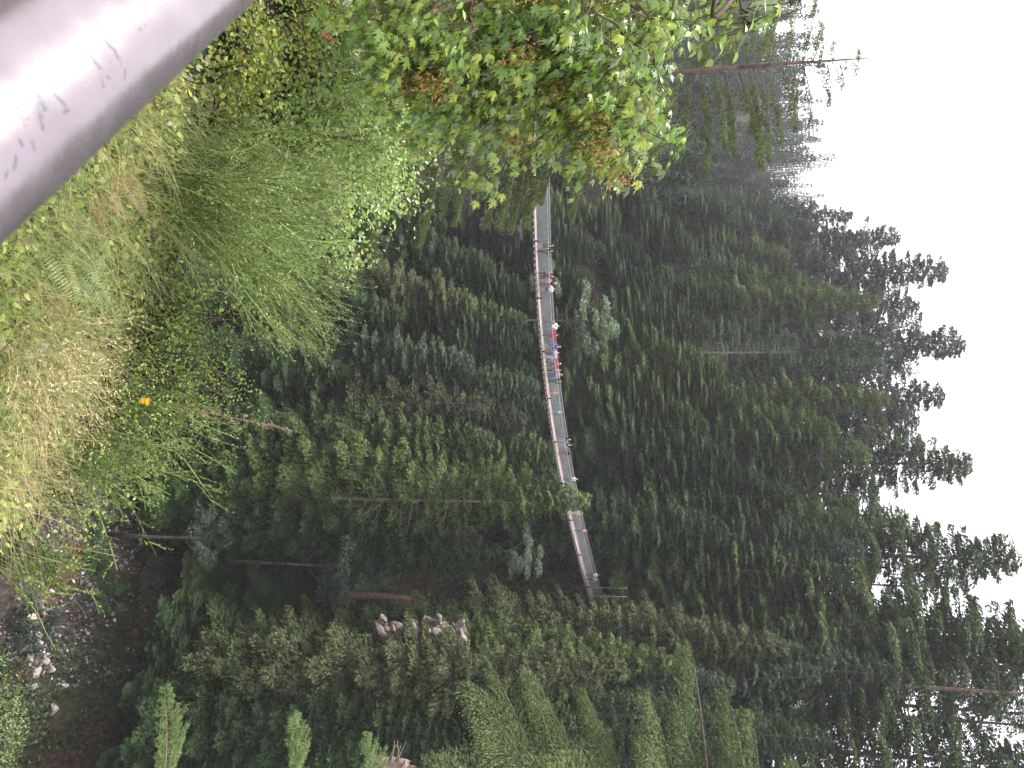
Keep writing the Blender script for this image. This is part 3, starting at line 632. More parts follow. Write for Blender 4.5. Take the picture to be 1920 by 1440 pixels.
# pale rock outcrop with broken face
p = at_q(1182, 795, 78); g2 = random.Random(5)
bm = bmesh.new()
for i in range(95):
    b0 = bm.verts[:]
    m0 = RK[i % 5]; n0 = len(bm.verts); bm.from_mesh(m0); bm.verts.ensure_lookup_table()
    s = g2.uniform(.35, .8) if i > 10 else 1.0; f = g2.uniform(-1, 1) if i > 10 else -1 + .2 * i; off = Vector((g2.gauss(0, .6) + .5 * abs(f), g2.gauss(0, .7) - .3, f * 4.6)); rot = Matrix.Rotation(g2.uniform(0, 6), 3, Vector((g2.random(), g2.random(), g2.random())).normalized())
    for vv in bm.verts[n0:]: vv.co = rot @ Vector((vv.co.x * s * 1.2, vv.co.y * s * .8, vv.co.z * s * .7)) + off
me = bpy.data.meshes.new('rock_outcrop'); bm.to_mesh(me); bm.free(); me.materials.append(M['rock'])
o = thing('rock_outcrop', 'pale broken rock outcrop on the wooded far bank below the bridge landing', 'rock', tuple(p), None, me); o.color = (.66, .58, .55, 1)
# red soil bank under it
M['redsoil'] = noise_mat('reddish_soil', [(.3, (.035, .028, .018)), (.5, (.085, .048, .028)), (.72, (.15, .08, .045))], 1.2, rough=.95, bump=.8)
def soil_patch(u0, v0, q0, wu, hv, seed, nm='bare_soil'):
    g = np.random.default_rng(seed); c = at_q(u0, v0, q0); n = 26
    a, b = np.meshgrid(np.linspace(-1, 1, n), np.linspace(-1, 1, n), indexing='ij')
    x = c[0] + (AT[0] * a * -wu) + AQ[0] * b * hv; y = c[1] + (AT[1] * a * -wu) + AQ[1] * b * hv
    edge = np.sqrt(a * a + b * b) + (fbm(a * 3, b * 3, seed) - .5) * .8
    z = terrain(x, y) + .35 * np.clip(1.0 - edge, -1, 1) + .02
    ii = np.arange(n - 1)[:, None] * n + np.arange(n - 1)[None]; F = np.stack([ii, ii + n, ii + n + 1, ii + 1], -1).reshape(-1, 4)
    link(nm, np_mesh(nm, np.stack([x, y, z], -1).reshape(-1, 3), [F], [M['redsoil']], smooth=True), kind='structure')
soil_patch(1195, 620, 80, 4.5, 4.5, 3)
soil_patch(1075, 190, 68.8, 4.5, 1.8, 4)
# brown broken snag and grey broken trunk
def snag(u, v0, v1, q, r, mat, label, tint=(1, 1, 1), name='broken_tree_trunk', limbs=0):
    p0, p1 = at_q(u, v0, q), at_q(u + 2, v1, q); mb = MB(); d = p1 - p0; h = np.linalg.norm(d)
    K = 9; f = np.linspace(0, 1, K); g = np.random.default_rng(int(u))
    mb.tube(np.stack([f * d[0] * .3 + g.normal(0, .03, K), g.normal(0, .03, K), f * h], 1), r * (1.1 - .35 * f) * g.uniform(.9, 1.1, K), 9)
    for i in range(5):
        a = g.uniform(0, 6.28); mb.tube([[r * .5 * math.cos(a) + d[0] * .3, r * .5 * math.sin(a), h - .2], [r * .5 * math.cos(a) + d[0] * .3, r * .45 * math.sin(a), h + g.uniform(.2, .8)]], [r * .35, .02], 4)
    for i in range(limbs):
        a = g.uniform(-.6, .6) + PI; zz = h * g.uniform(.5, 1); mb.tube([[0, 0, zz], [1.2 * math.cos(a), -.8, zz + .5], [2.4 * math.cos(a), -1, zz + .6 + g.uniform(-.3, .8)]], [.09, .05, .015], 4)
    o = thing(name, label, 'dead tree', tuple(p0), None, mb.mesh(name, mat, True)); o.color = (*tint, 1)
snag(1116, 645, 772, 78, .42, M['bark'], 'short reddish-brown broken trunk standing on the leafy slope', (1.0, .72, .60))
snag(1428, 690, 765, 68, .55, M['bark'], 'grey weathered broken trunk with bare limbs at the right edge', (2.2, 2.0, 1.9), limbs=6)

# ------------------------------------------------------------------ suspension bridge
P0 = np.array([-20., 68.5]); BD = np.array([.815, .58]); BN = np.array([.58, -.815]); HW = .72
TU = [-40, 0, 150, 300, 400, 430, 500, 550, 590, 650, 700, 750, 810, 850, 890, 930, 980, 1040, 1060, 1100, 1130, 1160, 1190]
TVv = [1001, 1000.2, 1000, 1000.5, 1001.3, 1002, 1004.5, 1007, 1010, 1016, 1021, 1027, 1036, 1043, 1050, 1058.5, 1069.5, 1084, 1089, 1101, 1110, 1119, 1128]
TVs = np.interp(np.arange(-40, 1191, 5), TU, TVv); kern = np.hanning(15); kern /= kern.sum()
TVs = np.convolve(np.pad(TVs, 7, mode='reflect', reflect_type='odd'), kern, 'valid')
def _z(s):
    xy = P0 + BD * s + BN * HW; u = 720.; v = 1020.
    for _ in range(12):
        D_ = xy[1] / (CP + (v - 960) / FPX * SP); u = 720 + FPX * xy[0] / D_; v = float(np.interp(u, np.arange(-40, 1191, 5), TVs))
    return (xy[1] / (CP + (v - 960) / FPX * SP)) * (-SP + (v - 960) / FPX * CP)
SS = np.linspace(-13, 64, 155); ZZ = np.array([_z(s) for s in SS])
co = np.polyfit(SS, ZZ, 6)
def deck(s, off=0.0, up=0.0):
    s = np.asarray(s, float); se = np.clip(s, -13, 64)
    z = np.polyval(co, se) + np.where(s < -13, (s + 13) * -.01 + 0, 0)
    return np.stack([P0[0] + BD[0] * s + BN[0] * off, P0[1] + BD[1] * s + BN[1] * off, z + up], -1)
br = thing('suspension_bridge', 'long narrow suspension footbridge with wire mesh sides crossing the canyon, crowded with people', 'bridge', tuple(deck(24)))
bl = Vector(deck(24)); bl_np = np.array(bl)
def bpart(nm, mb, mat, smooth=False, **kw): return link(nm, mb.mesh(nm, mat, smooth), br, **kw)
S0, S1 = -34, 63
mb = MB()
for i, s in enumerate(np.arange(S0, S1, .2)):
    c = (deck(s) + deck(s + .19)) / 2 - bl_np; tv = (deck(s + .19) - deck(s)) / 2
    mb.box(c, tv * .97, [BN[0] * HW, BN[1] * HW, 0], [0, 0, .022 + .004 * ((i * 7) % 3)])
bpart('deck', mb, M['deck'])
sl = np.linspace(S0, S1, 120)
for off in (-HW - .08, HW + .08):
    mb = MB(); mb.tube(deck(sl, off * 1.06, 1.24) - bl_np, .034, 6); bpart('handrail_cable', mb, M['cable'], True)
    mb = MB(); mb.tube(deck(sl, off * 1.5, -.12) - bl_np, .035, 6); bpart('main_cable', mb, M['darkmetal'], True)
# wire mesh sides: real wires
for off, w in ((-HW - .02, .015), (HW + .02, .0058)):
    mb = MB(); s = np.arange(S0, S1 - .9, .085)
    for sg in (1, -1):
        a = deck(s if sg > 0 else s + .55, off, .03); b = deck(s + .55 if sg > 0 else s, off * 1.06, 1.2)
        Pn = np.stack([a, b], 1) - bl_np
        mb.tubes(Pn, w, 3)
    for h in (.03, .3, .6, .9): mb.tube(deck(sl, off * (1 + .06 * h / 1.2), h) - bl_np, .012, 4)
    bpart('mesh_side', mb, M['mesh_wire'])
def one_beam(s, mb):
    c = deck(s, 0, -.10) - bl_np
    mb.box(c, [BD[0] * .055, BD[1] * .055, 0], [BN[0] * 1.12, BN[1] * 1.12, 0], [0, 0, .06])
    for o_ in (-1.12, 1.12): mb.tube([deck(s, o_ * .97, -.1) - bl_np, deck(s, o_ * .7, 1.2) - bl_np], .009, 3)
bs = np.arange(-1.2, 61.5, .64)
for s in bs[:98]:
    mb = MB(); one_beam(s, mb); bpart('cross_beam', mb, M['beam'])
mb = MB()
for s in np.arange(S0, -1.4, .64): one_beam(s, mb)
bpart('cross_beam', mb, M['beam'], kind='stuff')
for uc in (-8, 210, 330, 451, 559, 658, 747, 828, 905, 973, 1038, 1097):
    ss = np.linspace(-13, 63, 600); pp = deck(ss, HW); uu = 720 + FPX * pp[:, 0] / (pp[:, 1] / (CP + .05 * SP)); s = float(ss[np.argmin(abs(uu - uc))])
    mb = MB()
    mb.box(deck(s, 0, -.2) - bl_np, [BD[0] * .07, BD[1] * .07, 0], [BN[0] * 1.0, BN[1] * 1.0, 0], [0, 0, .05])
    for o_ in (-1, 1): mb.box(deck(s, o_ * (HW + .07), .1) - bl_np, [BD[0] * .07, BD[1] * .07, 0], [BN[0] * .03, BN[1] * .03, 0], [0, 0, .30])
    bpart('bracket', mb, M['darkmetal'])
for u in (1103, 1119):
    a = at_q(u, 1118, 93); b_ = at_q(u, 1176, 93); mb = MB(); mb.tube([[0, 0, -3], list((b_ - a))], .05, 6)
    thing('pole', 'thin pale pole at the right end of the bridge, ' + ('nearer the bridge middle' if u == 1103 else 'nearer the right bank'), 'pole', tuple(a), 'poles at the bridge landing', mb.mesh('pole', M['cable'], True))

# ------------------------------------------------------------------ people
def skinned(name, joints, edges, root, sub=1, mat=None):
    bm = bmesh.new(); ly = bm.verts.layers.skin.verify(); vs = {}
    for k, (x, y, z, r) in joints.items():
        v = bm.verts.new((x, y, z)); rr = r if isinstance(r, tuple) else (r, r); v[ly].radius = rr; v[ly].use_root = (k == root); vs[k] = v
    for a, b in edges: bm.edges.new((vs[a], vs[b]))
    me = bpy.data.meshes.new(name + '_cage'); bm.to_mesh(me); bm.free()
    o = bpy.data.objects.new(name + '_cage', me); COL.objects.link(o)
    o.modifiers.new('s', 'SKIN').use_smooth_shade = True; m = o.modifiers.new('d', 'SUBSURF'); m.levels = sub; m.render_levels = sub
    dg = bpy.context.evaluated_depsgraph_get(); dg.update()
    r = bpy.data.meshes.new_from_object(o.evaluated_get(dg)); r.name = name
    bpy.data.objects.remove(o); r.materials.clear()
    if mat: r.materials.append(mat)
    return r
def objcol_mat(name, rough=.8, spec=.2):
    m, nt, out = new_mat(name); oi = N(nt, 'ShaderNodeObjectInfo'); p = N(nt, 'ShaderNodeBsdfPrincipled')
    ns = N(nt, 'ShaderNodeTexNoise'); ns.inputs['Scale'].default_value = 14; tc = N(nt, 'ShaderNodeTexCoord'); L(nt, tc.outputs['Object'], ns.inputs['Vector'])
    mr = N(nt, 'ShaderNodeMapRange'); mr.inputs['To Min'].default_value = .7; mr.inputs['To Max'].default_value = 1.25; L(nt, ns.outputs['Fac'], mr.inputs['Value'])
    hs = N(nt, 'ShaderNodeHueSaturation'); L(nt, oi.outputs['Color'], hs.inputs['Color']); L(nt, mr.outputs[0], hs.inputs['Value'])
    L(nt, hs.outputs['Color'], p.inputs['Base Color']); p.inputs['Roughness'].default_value = rough; p.inputs['Specular IOR Level'].default_value = spec
    L(nt, p.outputs[0], out.inputs['Surface']); return m
M['cloth'] = objcol_mat('woven_cloth', .9, .15); M['skin'] = objcol_mat('skin', .6, .3); M['hair'] = objcol_mat('hair', .55, .4)
def pose(kind_):
    """joint positions of a 1.7 m figure facing +Y, feet at z=0"""
    J = dict(pel=(0, 0, .93), bel=(0, 0, 1.08), che=(0, .01, 1.27), neck=(0, 0, 1.44), hea=(0, .02, 1.53), top=(0, .015, 1.64))
    arms = {'stand': ((.23, .02, 1.14), (.25, .10, .90)), 'walk': ((.23, -.08, 1.14), (.24, .02, .91)), 'rail': ((.27, .12, 1.18), (.40, .26, 1.17)), 'up': ((.30, .08, 1.30), (.24, .30, 1.42))}[kind_]
    arml = {'stand': ((-.23, .02, 1.14), (-.24, .12, .92)), 'walk': ((-.23, .08, 1.15), (-.22, .26, .98)), 'rail': ((-.24, .03, 1.14), (-.24, .14, .93)), 'up': ((-.24, .03, 1.14), (-.20, .22, 1.0))}[kind_]
    for sd, S, ar in (('r', 1, arms), ('l', -1, arml)):
        J['sh' + sd] = (S * .175, 0, 1.40); J['el' + sd] = ar[0]; J['wr' + sd] = ar[1]
        a, b = np.array(ar[0]), np.array(ar[1]); d = (b - a) / np.linalg.norm(b - a); J['ha' + sd] = tuple(b + d * .08)
        sw = {'walk': S * .17, 'stand': S * .03, 'rail': -S * .05, 'up': S * .02}[kind_]
        J['hi' + sd] = (S * .095, 0, .90); J['kn' + sd] = (S * .105, sw * .5 + .03, .49); J['an' + sd] = (S * .11, sw - (.05 if kind_ == 'walk' and S < 0 else 0), .085); J['to' + sd] = (S * .125, J['an' + sd][1] + .16, .035)
    return J
def person_meshes(kind_):
    J = pose(kind_)
    R = dict(pel=(.15, .11), bel=(.13, .095), che=(.16, .11), neck=.055, hea=(.078, .092), top=(.07, .085))
    for s in 'rl': R.update({'sh' + s: .06, 'el' + s: .042, 'wr' + s: .027, 'ha' + s: (.038, .018), 'hi' + s: .088, 'kn' + s: .056, 'an' + s: .036, 'to' + s: .032})
    E = [('pel', 'bel'), ('bel', 'che'), ('che', 'neck'), ('neck', 'hea'), ('hea', 'top')]
    for s in 'rl': E += [('che', 'sh' + s), ('sh' + s, 'el' + s), ('el' + s, 'wr' + s), ('wr' + s, 'ha' + s), ('pel', 'hi' + s), ('hi' + s, 'kn' + s), ('kn' + s, 'an' + s), ('an' + s, 'to' + s)]
    jo = {k: (*J[k], R[k]) for k in J}
    # fingers and thumb: short chains that leave the palm
    for s, S in (('r', 1), ('l', -1)):
        w, h = np.array(J['wr' + s]), np.array(J['ha' + s]); d = (h - w) / np.linalg.norm(h - w); sd = np.cross(d, [S, 0, 0]); sd = sd / (np.linalg.norm(sd) + 1e-6)
        for i, (o_, ln) in enumerate(((-.028, .062), (-.010, .074), (.009, .070), (.027, .055))):
            a = h + sd * o_ + d * .02; b = a + d * ln * .55 + np.array([-S * .006, 0, 0]); c = b + d * ln * .45 + np.array([-S * .018, 0, 0])
            jo[f'f{s}{i}b'] = (*b, .0085); jo[f'f{s}{i}c'] = (*c, .007); E += [('ha' + s, f'f{s}{i}b'), (f'f{s}{i}b', f'f{s}{i}c')]
        t = w + d * .03 - sd * .045; jo['t' + s] = (*t, .010); jo['t2' + s] = (*(t + d * .035 - sd * .008), .008); E += [('ha' + s, 't' + s), ('t' + s, 't2' + s)]
    body = skinned('body', jo, E, 'pel', 1, M['skin'])
    # face: nose, ears, eyes, mouth as small features joined to the head
    bm = bmesh.new(); bm.from_mesh(body); cz = 1.585
    def blob(c, r, sc): 
        g_ = bmesh.ops.create_icosphere(bm, subdivisions=1, radius=r); 
        for v in g_['verts']: v.co = Vector((v.co.x * sc[0], v.co.y * sc[1], v.co.z * sc[2])) + Vector(c)
        return g_['verts']
    blob((0, .112, cz - .02), .016, (.8, 1.1, 1.5))
    for S in (1, -1): blob((S * .082, .01, cz - .01), .022, (.4, .8, 1.2))
    dark = []
    for S in (1, -1): dark += blob((S * .032, .098, cz + .01), .010, (1.2, .7, .8))
    dark += blob((0, .102, cz - .055), .014, (1.6, .5, .4))
    ds = set(dark)
    for f in bm.faces:
        if all(v in ds for v in f.verts): f.material_index = 1
    bm.to_mesh(body); bm.free(); body.materials.append(M['darkmetal'])
    def sub(keys, add, edges, root, nm, extra=None):
        j = {}
        for k in keys:
            r = R[k]; r = tuple(a + add for a in r) if isinstance(r, tuple) else r + add; j[k] = (*J[k], r)
        if extra: j.update(extra)
        return skinned(nm, j, edges, root, 1, M['cloth'])
    SE = [('pel', 'bel'), ('bel', 'che')]; sk = ['pel', 'bel', 'che']
    ex = {'nk': (0, 0, 1.40, (.075, .07))}; SE.append(('che', 'nk'))
    exs = dict(ex); SEs = list(SE)
    for s in 'rl':
        m = tuple(np.array(J['sh' + s]) * .35 + np.array(J['el' + s]) * .65); exs['m' + s] = (*m, .062); SEs += [('che', 'sh' + s), ('sh' + s, 'm' + s)]
    shirt = sub(sk + ['shr', 'shl'], .018, SEs, 'che', 'shirt', exs)
    SEl = list(SE)
    for s in 'rl': SEl += [('che', 'sh' + s), ('sh' + s, 'el' + s), ('el' + s, 'wr' + s)]
    jacket = sub(sk + ['shr', 'shl', 'elr', 'ell', 'wrr', 'wrl'], .022, SEl, 'che', 'jacket', ex)
    TE = [('pel', 'hir'), ('pel', 'hil'), ('hir', 'knr'), ('hil', 'knl'), ('knr', 'anr'), ('knl', 'anl')]
    trousers = sub(['pel', 'hir', 'hil', 'knr', 'knl', 'anr', 'anl'], .018, TE, 'pel', 'trousers')
    e2 = {}
    for s in 'rl': m = tuple(np.array(J['hi' + s]) * .3 + np.array(J['kn' + s]) * .7); e2['q' + s] = (*m, .085)
    shorts = sub(['pel', 'hir', 'hil'], .022, [('pel', 'hir'), ('pel', 'hil'), ('hir', 'qr'), ('hil', 'ql')], 'pel', 'shorts', e2)
    return dict(body=body, shirt=shirt, jacket=jacket, trousers=trousers, shorts=shorts)
PM = {k: person_meshes(k) for k in ('stand', 'walk', 'rail', 'up')}
def hair_mesh(long_):
    bm = bmesh.new(); bmesh.ops.create_uvsphere(bm, u_segments=14, v_segments=10, radius=1)
    for v in list(bm.verts):
        if v.co.z < (-.9 if long_ else -.2) or (v.co.y > .35 and v.co.z < .35): bm.verts.remove(v)
    for v in bm.verts:
        z = v.co.z; v.co = Vector((v.co.x * .098, v.co.y * .112 - .012, z * .105 + 1.60))
        if long_ and z < 0 and v.co.y < .04: v.co.z += z * .16; v.co.y -= .01
    me = bpy.data.meshes.new('hair'); bm.to_mesh(me); bm.free(); me.materials.append(M['hair'])
    for p_ in me.polygons: p_.use_smooth = True
    return me
HAIR = [hair_mesh(False), hair_mesh(True)]
HC = {'dark': (.02, .015, .012), 'brown': (.09, .05, .03), 'red': (.20, .07, .03), 'blond': (.50, .36, .18), 'grey': (.4, .38, .36)}
def person(u, off, h, ps, face, top, tcol, leg, lcol, hair, lng, label):
    ss = np.linspace(-13, 63, 1500); pp = deck(ss, off); uu = 720 + FPX * pp[:, 0] / (pp[:, 1] / (CP + .04 * SP)); s = float(ss[np.argmin(abs(uu - u))])
    p = deck(s, off, .026); rz = math.atan2(BD[1], BD[0]) - PI / 2 + face
    t = thing('person', label, 'person', tuple(p), 'people on the suspension bridge'); t.rotation_euler.z = rz; t.scale = (h / 1.7 * 1.08, h / 1.7 * 1.08, h / 1.7)
    pm = PM[ps]
    link('body', pm['body'], t).color = (.50, .33, .25, 1)
    link(top, pm[top], t).color = (*tcol, 1); link(leg, pm[leg], t).color = (*lcol, 1)
    link('hair', HAIR[lng], t).color = (*HC[hair], 1)
navy = (.02, .025, .05); FB = PI / 2 * -1     # facing the camera side
#  u, across, height, pose, facing, upper, colour, lower, colour, hair, long, label
for a in [
 (461, .25, 1.68, 'rail', -1.9, 'shirt', (.03, .035, .07), 'shorts', (.04, .05, .09), 'red', 1, 'person with reddish hair in a navy top and shorts, bare legs, leftmost on the bridge'),
 (471, .1, 1.62, 'stand', -1.2, 'jacket', (.012, .012, .02), 'trousers', (.015, .015, .025), 'dark', 1, 'person in all dark clothes beside the bare-legged one, second from the left'),
 (513, .35, 1.5, 'up', 2.4, 'shirt', (.75, .06, .045), 'trousers', (.03, .04, .09), 'brown', 1, 'person in a bright red shirt and dark trousers holding the rail cable'),
 (519, -.2, 1.62, 'stand', .4, 'shirt', (.10, .06, .09), 'trousers', (.02, .02, .03), 'dark', 0, 'dark dressed person directly behind the one in the bright red shirt'),
 (527, .30, 1.45, 'walk', -1.6, 'shirt', (.62, .36, .42), 'trousers', (.45, .20, .20), 'red', 1, 'person in mauve-pink top and rusty pink trousers next to the red shirt'),
 (532, -.3, 1.75, 'stand', -.3, 'jacket', (.02, .02, .025), 'trousers', (.05, .02, .03), 'blond', 0, 'fair-haired person in black just behind the mauve-pink one'),
 (543, .15, 1.68, 'rail', -2.0, 'shirt', (.70, .80, .95), 'shorts', (.03, .03, .08), 'brown', 0, 'person in a white and pale blue shirt and dark shorts, right of the mauve-pink one'),
 (612, -.15, 1.85, 'rail', -2.2, 'shirt', (.85, .83, .83), 'trousers', (.16, .17, .20), 'red', 0, 'tall person in a white shirt with orange hair standing alone left of the red jacket'),
 (629, .30, 1.72, 'walk', -1.5, 'jacket', (.62, .02, .04), 'trousers', (.03, .05, .09), 'dark', 1, 'person in a crimson jacket and dark jeans'),
 (645, .35, 1.55, 'walk', -1.2, 'shirt', (.16, .08, .50), 'shorts', (.10, .06, .32), 'brown', 1, 'person in violet shirt and shorts with bare legs'),
 (650, -.1, 1.78, 'stand', -1.9, 'jacket', (.05, .05, .24), 'shorts', (.05, .05, .12), 'blond', 0, 'blond person in deep blue top right behind the violet one'),
 (656, .25, 1.5, 'walk', .4, 'shirt', (.10, .10, .35), 'shorts', (.18, .14, .12), 'dark', 0, 'dark-haired youngster in blue between the violet and the mint clothes'),
 (662, .1, 1.62, 'stand', -1.5, 'shirt', (.58, .80, .76), 'trousers', (.03, .05, .06), 'red', 0, 'person in a pale mint top with dark trousers'),
 (669, .35, 1.58, 'walk', -1.3, 'shirt', (.52, .40, .78), 'trousers', (.62, .60, .72), 'red', 1, 'person in lilac top and whitish trousers right of the mint top'),
 (682, .2, 1.70, 'walk', .2, 'shirt', (.62, .06, .08), 'trousers', (.02, .03, .09), 'blond', 0, 'slim person in a coral red top and navy trousers walking alone'),
 (694, .0, 1.62, 'stand', -1.0, 'shirt', (.72, .16, .08), 'trousers', (.03, .03, .06), 'brown', 0, 'person in an orange-red top beside the fair-haired leaning one'),
 (703, .25, 1.74, 'rail', -2.2, 'shirt', (.25, .30, .45), 'trousers', (.05, .06, .12), 'blond', 0, 'fair-haired person in slate blue leaning on the rail cable'),
 (715, .1, 1.60, 'stand', -1.8, 'jacket', (.015, .015, .02), 'trousers', (.04, .04, .07), 'dark', 0, 'person in a black jacket at the right end of the crowd'),
 (737, .3, 1.12, 'walk', -1.2, 'shirt', (.85, .36, .27), 'shorts', (.75, .32, .26), 'blond', 0, 'small child in peach coloured clothes'),
 (773, .3, 1.22, 'walk', .2, 'shirt', (.25, .42, .85), 'shorts', (.05, .14, .55), 'blond', 0, 'small child in bright blue clothes alone on the deck'),
 (824, -.1, 1.66, 'rail', -1.9, 'jacket', (.03, .03, .07), 'shorts', (.22, .32, .50), 'blond', 1, 'blonde person in a black top and denim shorts'),
 (834, .15, 1.78, 'rail', -2.2, 'shirt', (.04, .04, .05), 'shorts', (.30, .35, .45), 'red', 0, 'person in a dark shirt and pale shorts with bare legs, right of the blonde'),
 (849, .1, 1.58, 'stand', .3, 'jacket', (.012, .02, .015), 'trousers', (.22, .03, .07), 'brown', 1, 'person in a black jacket and maroon trousers near the overlapping treetop'),
 (897, .0, 1.70, 'stand', -1.5, 'shirt', (.75, .85, .85), 'trousers', (.10, .12, .15), 'grey', 0, 'person in a pale aqua-white top half hidden behind the overlapping treetop'),
 (960, .3, 1.60, 'walk', -1.4, 'shirt', (.88, .70, .40), 'trousers', (.72, .50, .22), 'blond', 0, 'person in cream and yellow clothes alone on the right stretch'),
 (993, -.1, 1.62, 'stand', -1.2, 'shirt', (.90, .36, .62), 'trousers', (.04, .05, .08), 'dark', 1, 'person in a pink top on the right stretch'),
 (1074, .2, 1.72, 'rail', -1.6, 'shirt', (.66, .78, .92), 'trousers', (.03, .03, .05), 'red', 1, 'person in a light blue-white top near the right end, holding the cable'),
 (1082, .3, 1.45, 'walk', -1.8, 'shirt', (.80, .26, .32), 'trousers', (.02, .02, .03), 'blond', 0, 'person in a salmon pink top, last at the right end'),
]: person(*a)

# ================================================================== near side of the canyon
def hit(u, v, dmin=1.0, dmax=60):
    r = ray(u, v); ds = np.concatenate([np.linspace(dmin, 12, 220), np.linspace(12, dmax, 120)])
    p = r[None] * ds[:, None]; g_ = terrain(p[:, 0], p[:, 1]); below = np.where(p[:, 2] < g_)[0]
    return p[below[0]] if len(below) else p[-1]
# -- hemlock with hanging tips at the left
def near_tree(name, seed, u, vtop, y, label, col, bark=(1, 1, 1), **kw):
    p = at_y(u, vtop, y); zb = float(terrain(p[0], p[1])) - .5
    H = p[2] - zb; cm, tm = conifer(seed, H, **kw)
    t = thing(name, label, 'tree', (p[0], p[1], zb)); c = link('crown', cm, t); c.color = (*col, 1); k = link('trunk', tm, t); k.color = (*bark, 1); return t
g = np.random.default_rng(61); p = at_y(116, 1640, 20); zb = float(terrain(p[0], p[1])) - .5; H = p[2] - zb
ht = thing('hemlock_tree', 'nearby hemlock with bare slender trunk and long level limbs hung with drooping tips, upper left', 'tree', (p[0], p[1], zb))
mb = MB(); zz = np.linspace(0, H, 16); mb.tube(np.stack([.1 * np.sin(zz / 4), 0 * zz, zz], 1), .16 * (1 - zz / H) ** .8 + .012, 8)
P = []; D = []; NN = []; z = 4.0; i = 0
while z < H - .3:
    t_ = (z - 4) / (H - 4.3); Lb = 4.7 * (1 - t_) ** .40 * g.uniform(.75, 1.1); az = (PI if i % 2 else 0) + g.normal(0, .45) + (g.uniform(-1, 1) * 1.2 if g.random() < .3 else 0)
    if t_ > .92: Lb *= g.uniform(.35, 1.0); 
    o = np.array([math.cos(az), math.sin(az), 0]); s_ = np.array([-math.sin(az), math.cos(az), 0]); up_ = g.uniform(-.10, .10) + (.3 if t_ > .75 else 0)
    def bp(r): return np.stack([o[0] * r, o[1] * r, z + up_ * r - .16 * r * r / Lb], -1)
    rs = np.linspace(0, Lb, 7); mb.tube(bp(rs), np.linspace(.030 if t_ < .7 else .014, .004, 7), 4)
    n = int((620 if t_ < .85 else 330) * Lb); r = Lb * (.12 + .88 * g.random(n) ** .75); rr = r / Lb; fan = .12 + .42 * np.sin(np.clip(rr, 0, 1) * PI * .9) * (1.15 - t_)
    hg = g.random(n) ** 1.3 * fan * (.6 + .4 * np.sin(r * 9 + i)); lt = g.normal(0, .07 + .06 * rr, n)
    P.append(bp(r) + s_ * lt[:, None] - np.array([0, 0, 1.]) * hg[:, None] + o * (hg * .35)[:, None]); D.append(o * .7 + s_ * (np.sign(lt) * .3)[:, None] + np.array([0, 0, -.8]) + g.normal(0, .35, (n, 3))); NN.append(s_ * .8 + np.array([0, 0, .6]) + g.normal(0, .5, (n, 3)))
    z += g.uniform(.05, .14) * (1.0 + .5 * t_); i += 1
link('trunk', mb.mesh('trunk', M['bark'], True), ht).color = (1.25, 1.0, .9, 1)
P = np.concatenate(P); cb = MB(); cb.cards(P, np.concatenate(D), np.concatenate(NN), g.uniform(.04, .085, len(P)), .021); link('crown', cb.mesh('crown', M['needle']), ht).color = (.105, .135, .05, 1)
g = np.random.default_rng(62); bx_, by_ = 12.5, 17.0; bz_ = float(terrain(bx_, by_)) - .5; bo = np.array([bx_, by_, bz_])
ft = thing('fir_tree', 'nearby fir outside the right edge, pale limb ends reaching into the lower right', 'tree', tuple(bo))
mb = MB(); mb.tube([[0, 0, 0], [0, .1, 14], [.1, 0, -bz_ + 2]], [.32, .24, .05], 10); link('trunk', mb.mesh('trunk', M['bark'], True), ft).color = (1.4, 1.2, 1.1, 1)
for tip, root in (((1288, 308), (1500, 300)), ((1343, 548), (1540, 530)), ((1384, 682), (1560, 690))):
    p1 = at_y(*tip, 15.6); p0 = at_y(*root, 16.4); pt = np.array([0, 0, p0[2] - bz_]); A_ = p0 - bo; B_ = p1 - bo; f = np.linspace(0, 1, 20)[:, None]
    ln_ = np.concatenate([pt[None] * (1 - f[:8]) + A_ * f[:8], A_ * (1 - f) + B_ * f + np.array([0, 0, .10]) * np.sin(f * PI)])
    mb = MB(); mb.tube(ln_, np.linspace(.05, .008, len(ln_)), 5); lm = link('limb', mb.mesh('limb', M['bark'], True), ft); lm.color = (1.6, 1.4, 1.2, 1)
    T_ = unit(B_ - A_); S_ = unit(np.cross(T_, [0, 0, 1.])); ln0 = np.linalg.norm(B_ - A_); P = []; D = []; tw = MB()
    for i in range(34):
        w = (i + g.random()) / 34; sg = 1 if i % 2 else -1; o = A_ * (1 - w) + B_ * w + np.array([0, 0, .10]) * math.sin(w * PI); l = (1 - w) ** .8 * 1.15 * g.uniform(.6, 1.15) + .10
        dr = unit(S_ * sg * .9 + T_ * .75 + np.array([0, 0, g.uniform(-.1, .35)]))[None] * l; tw.tube([o, o + dr[0]], [.008, .003], 3)
        n = int(60 + 330 * l); r = g.random(n)[:, None] ** .8; q_ = o + dr * r + np.array([0, 0, -.04]) * r; sd_ = unit(np.cross(dr[0], [0, 0, 1.]))
        lat = g.uniform(-1, 1, (n, 1)); q_ = q_ + sd_ * lat * (.24 * l * (1 - r) + .04) + dr * np.abs(lat) * .08; P.append(q_ + g.normal(0, .012, (n, 3)) + [0, 0, .01]); D.append(unit(dr) * .8 + sd_ * np.sign(lat) * .7 + g.normal(0, .5, (n, 3)) + [0, 0, .35])
    P = np.concatenate(P); D = np.concatenate(D); cb = MB(); cb.cards(P, D, np.array([0, 0, 1.]) + g.normal(0, .5, P.shape), g.uniform(.035, .065, len(P)), .016)
    link('twigs', tw.mesh('twigs', M['bark']), lm).color = (1.6, 1.4, 1.2, 1); link('needles', cb.mesh('needles', M['needle']), lm).color = (.12, .18, .065, 1)
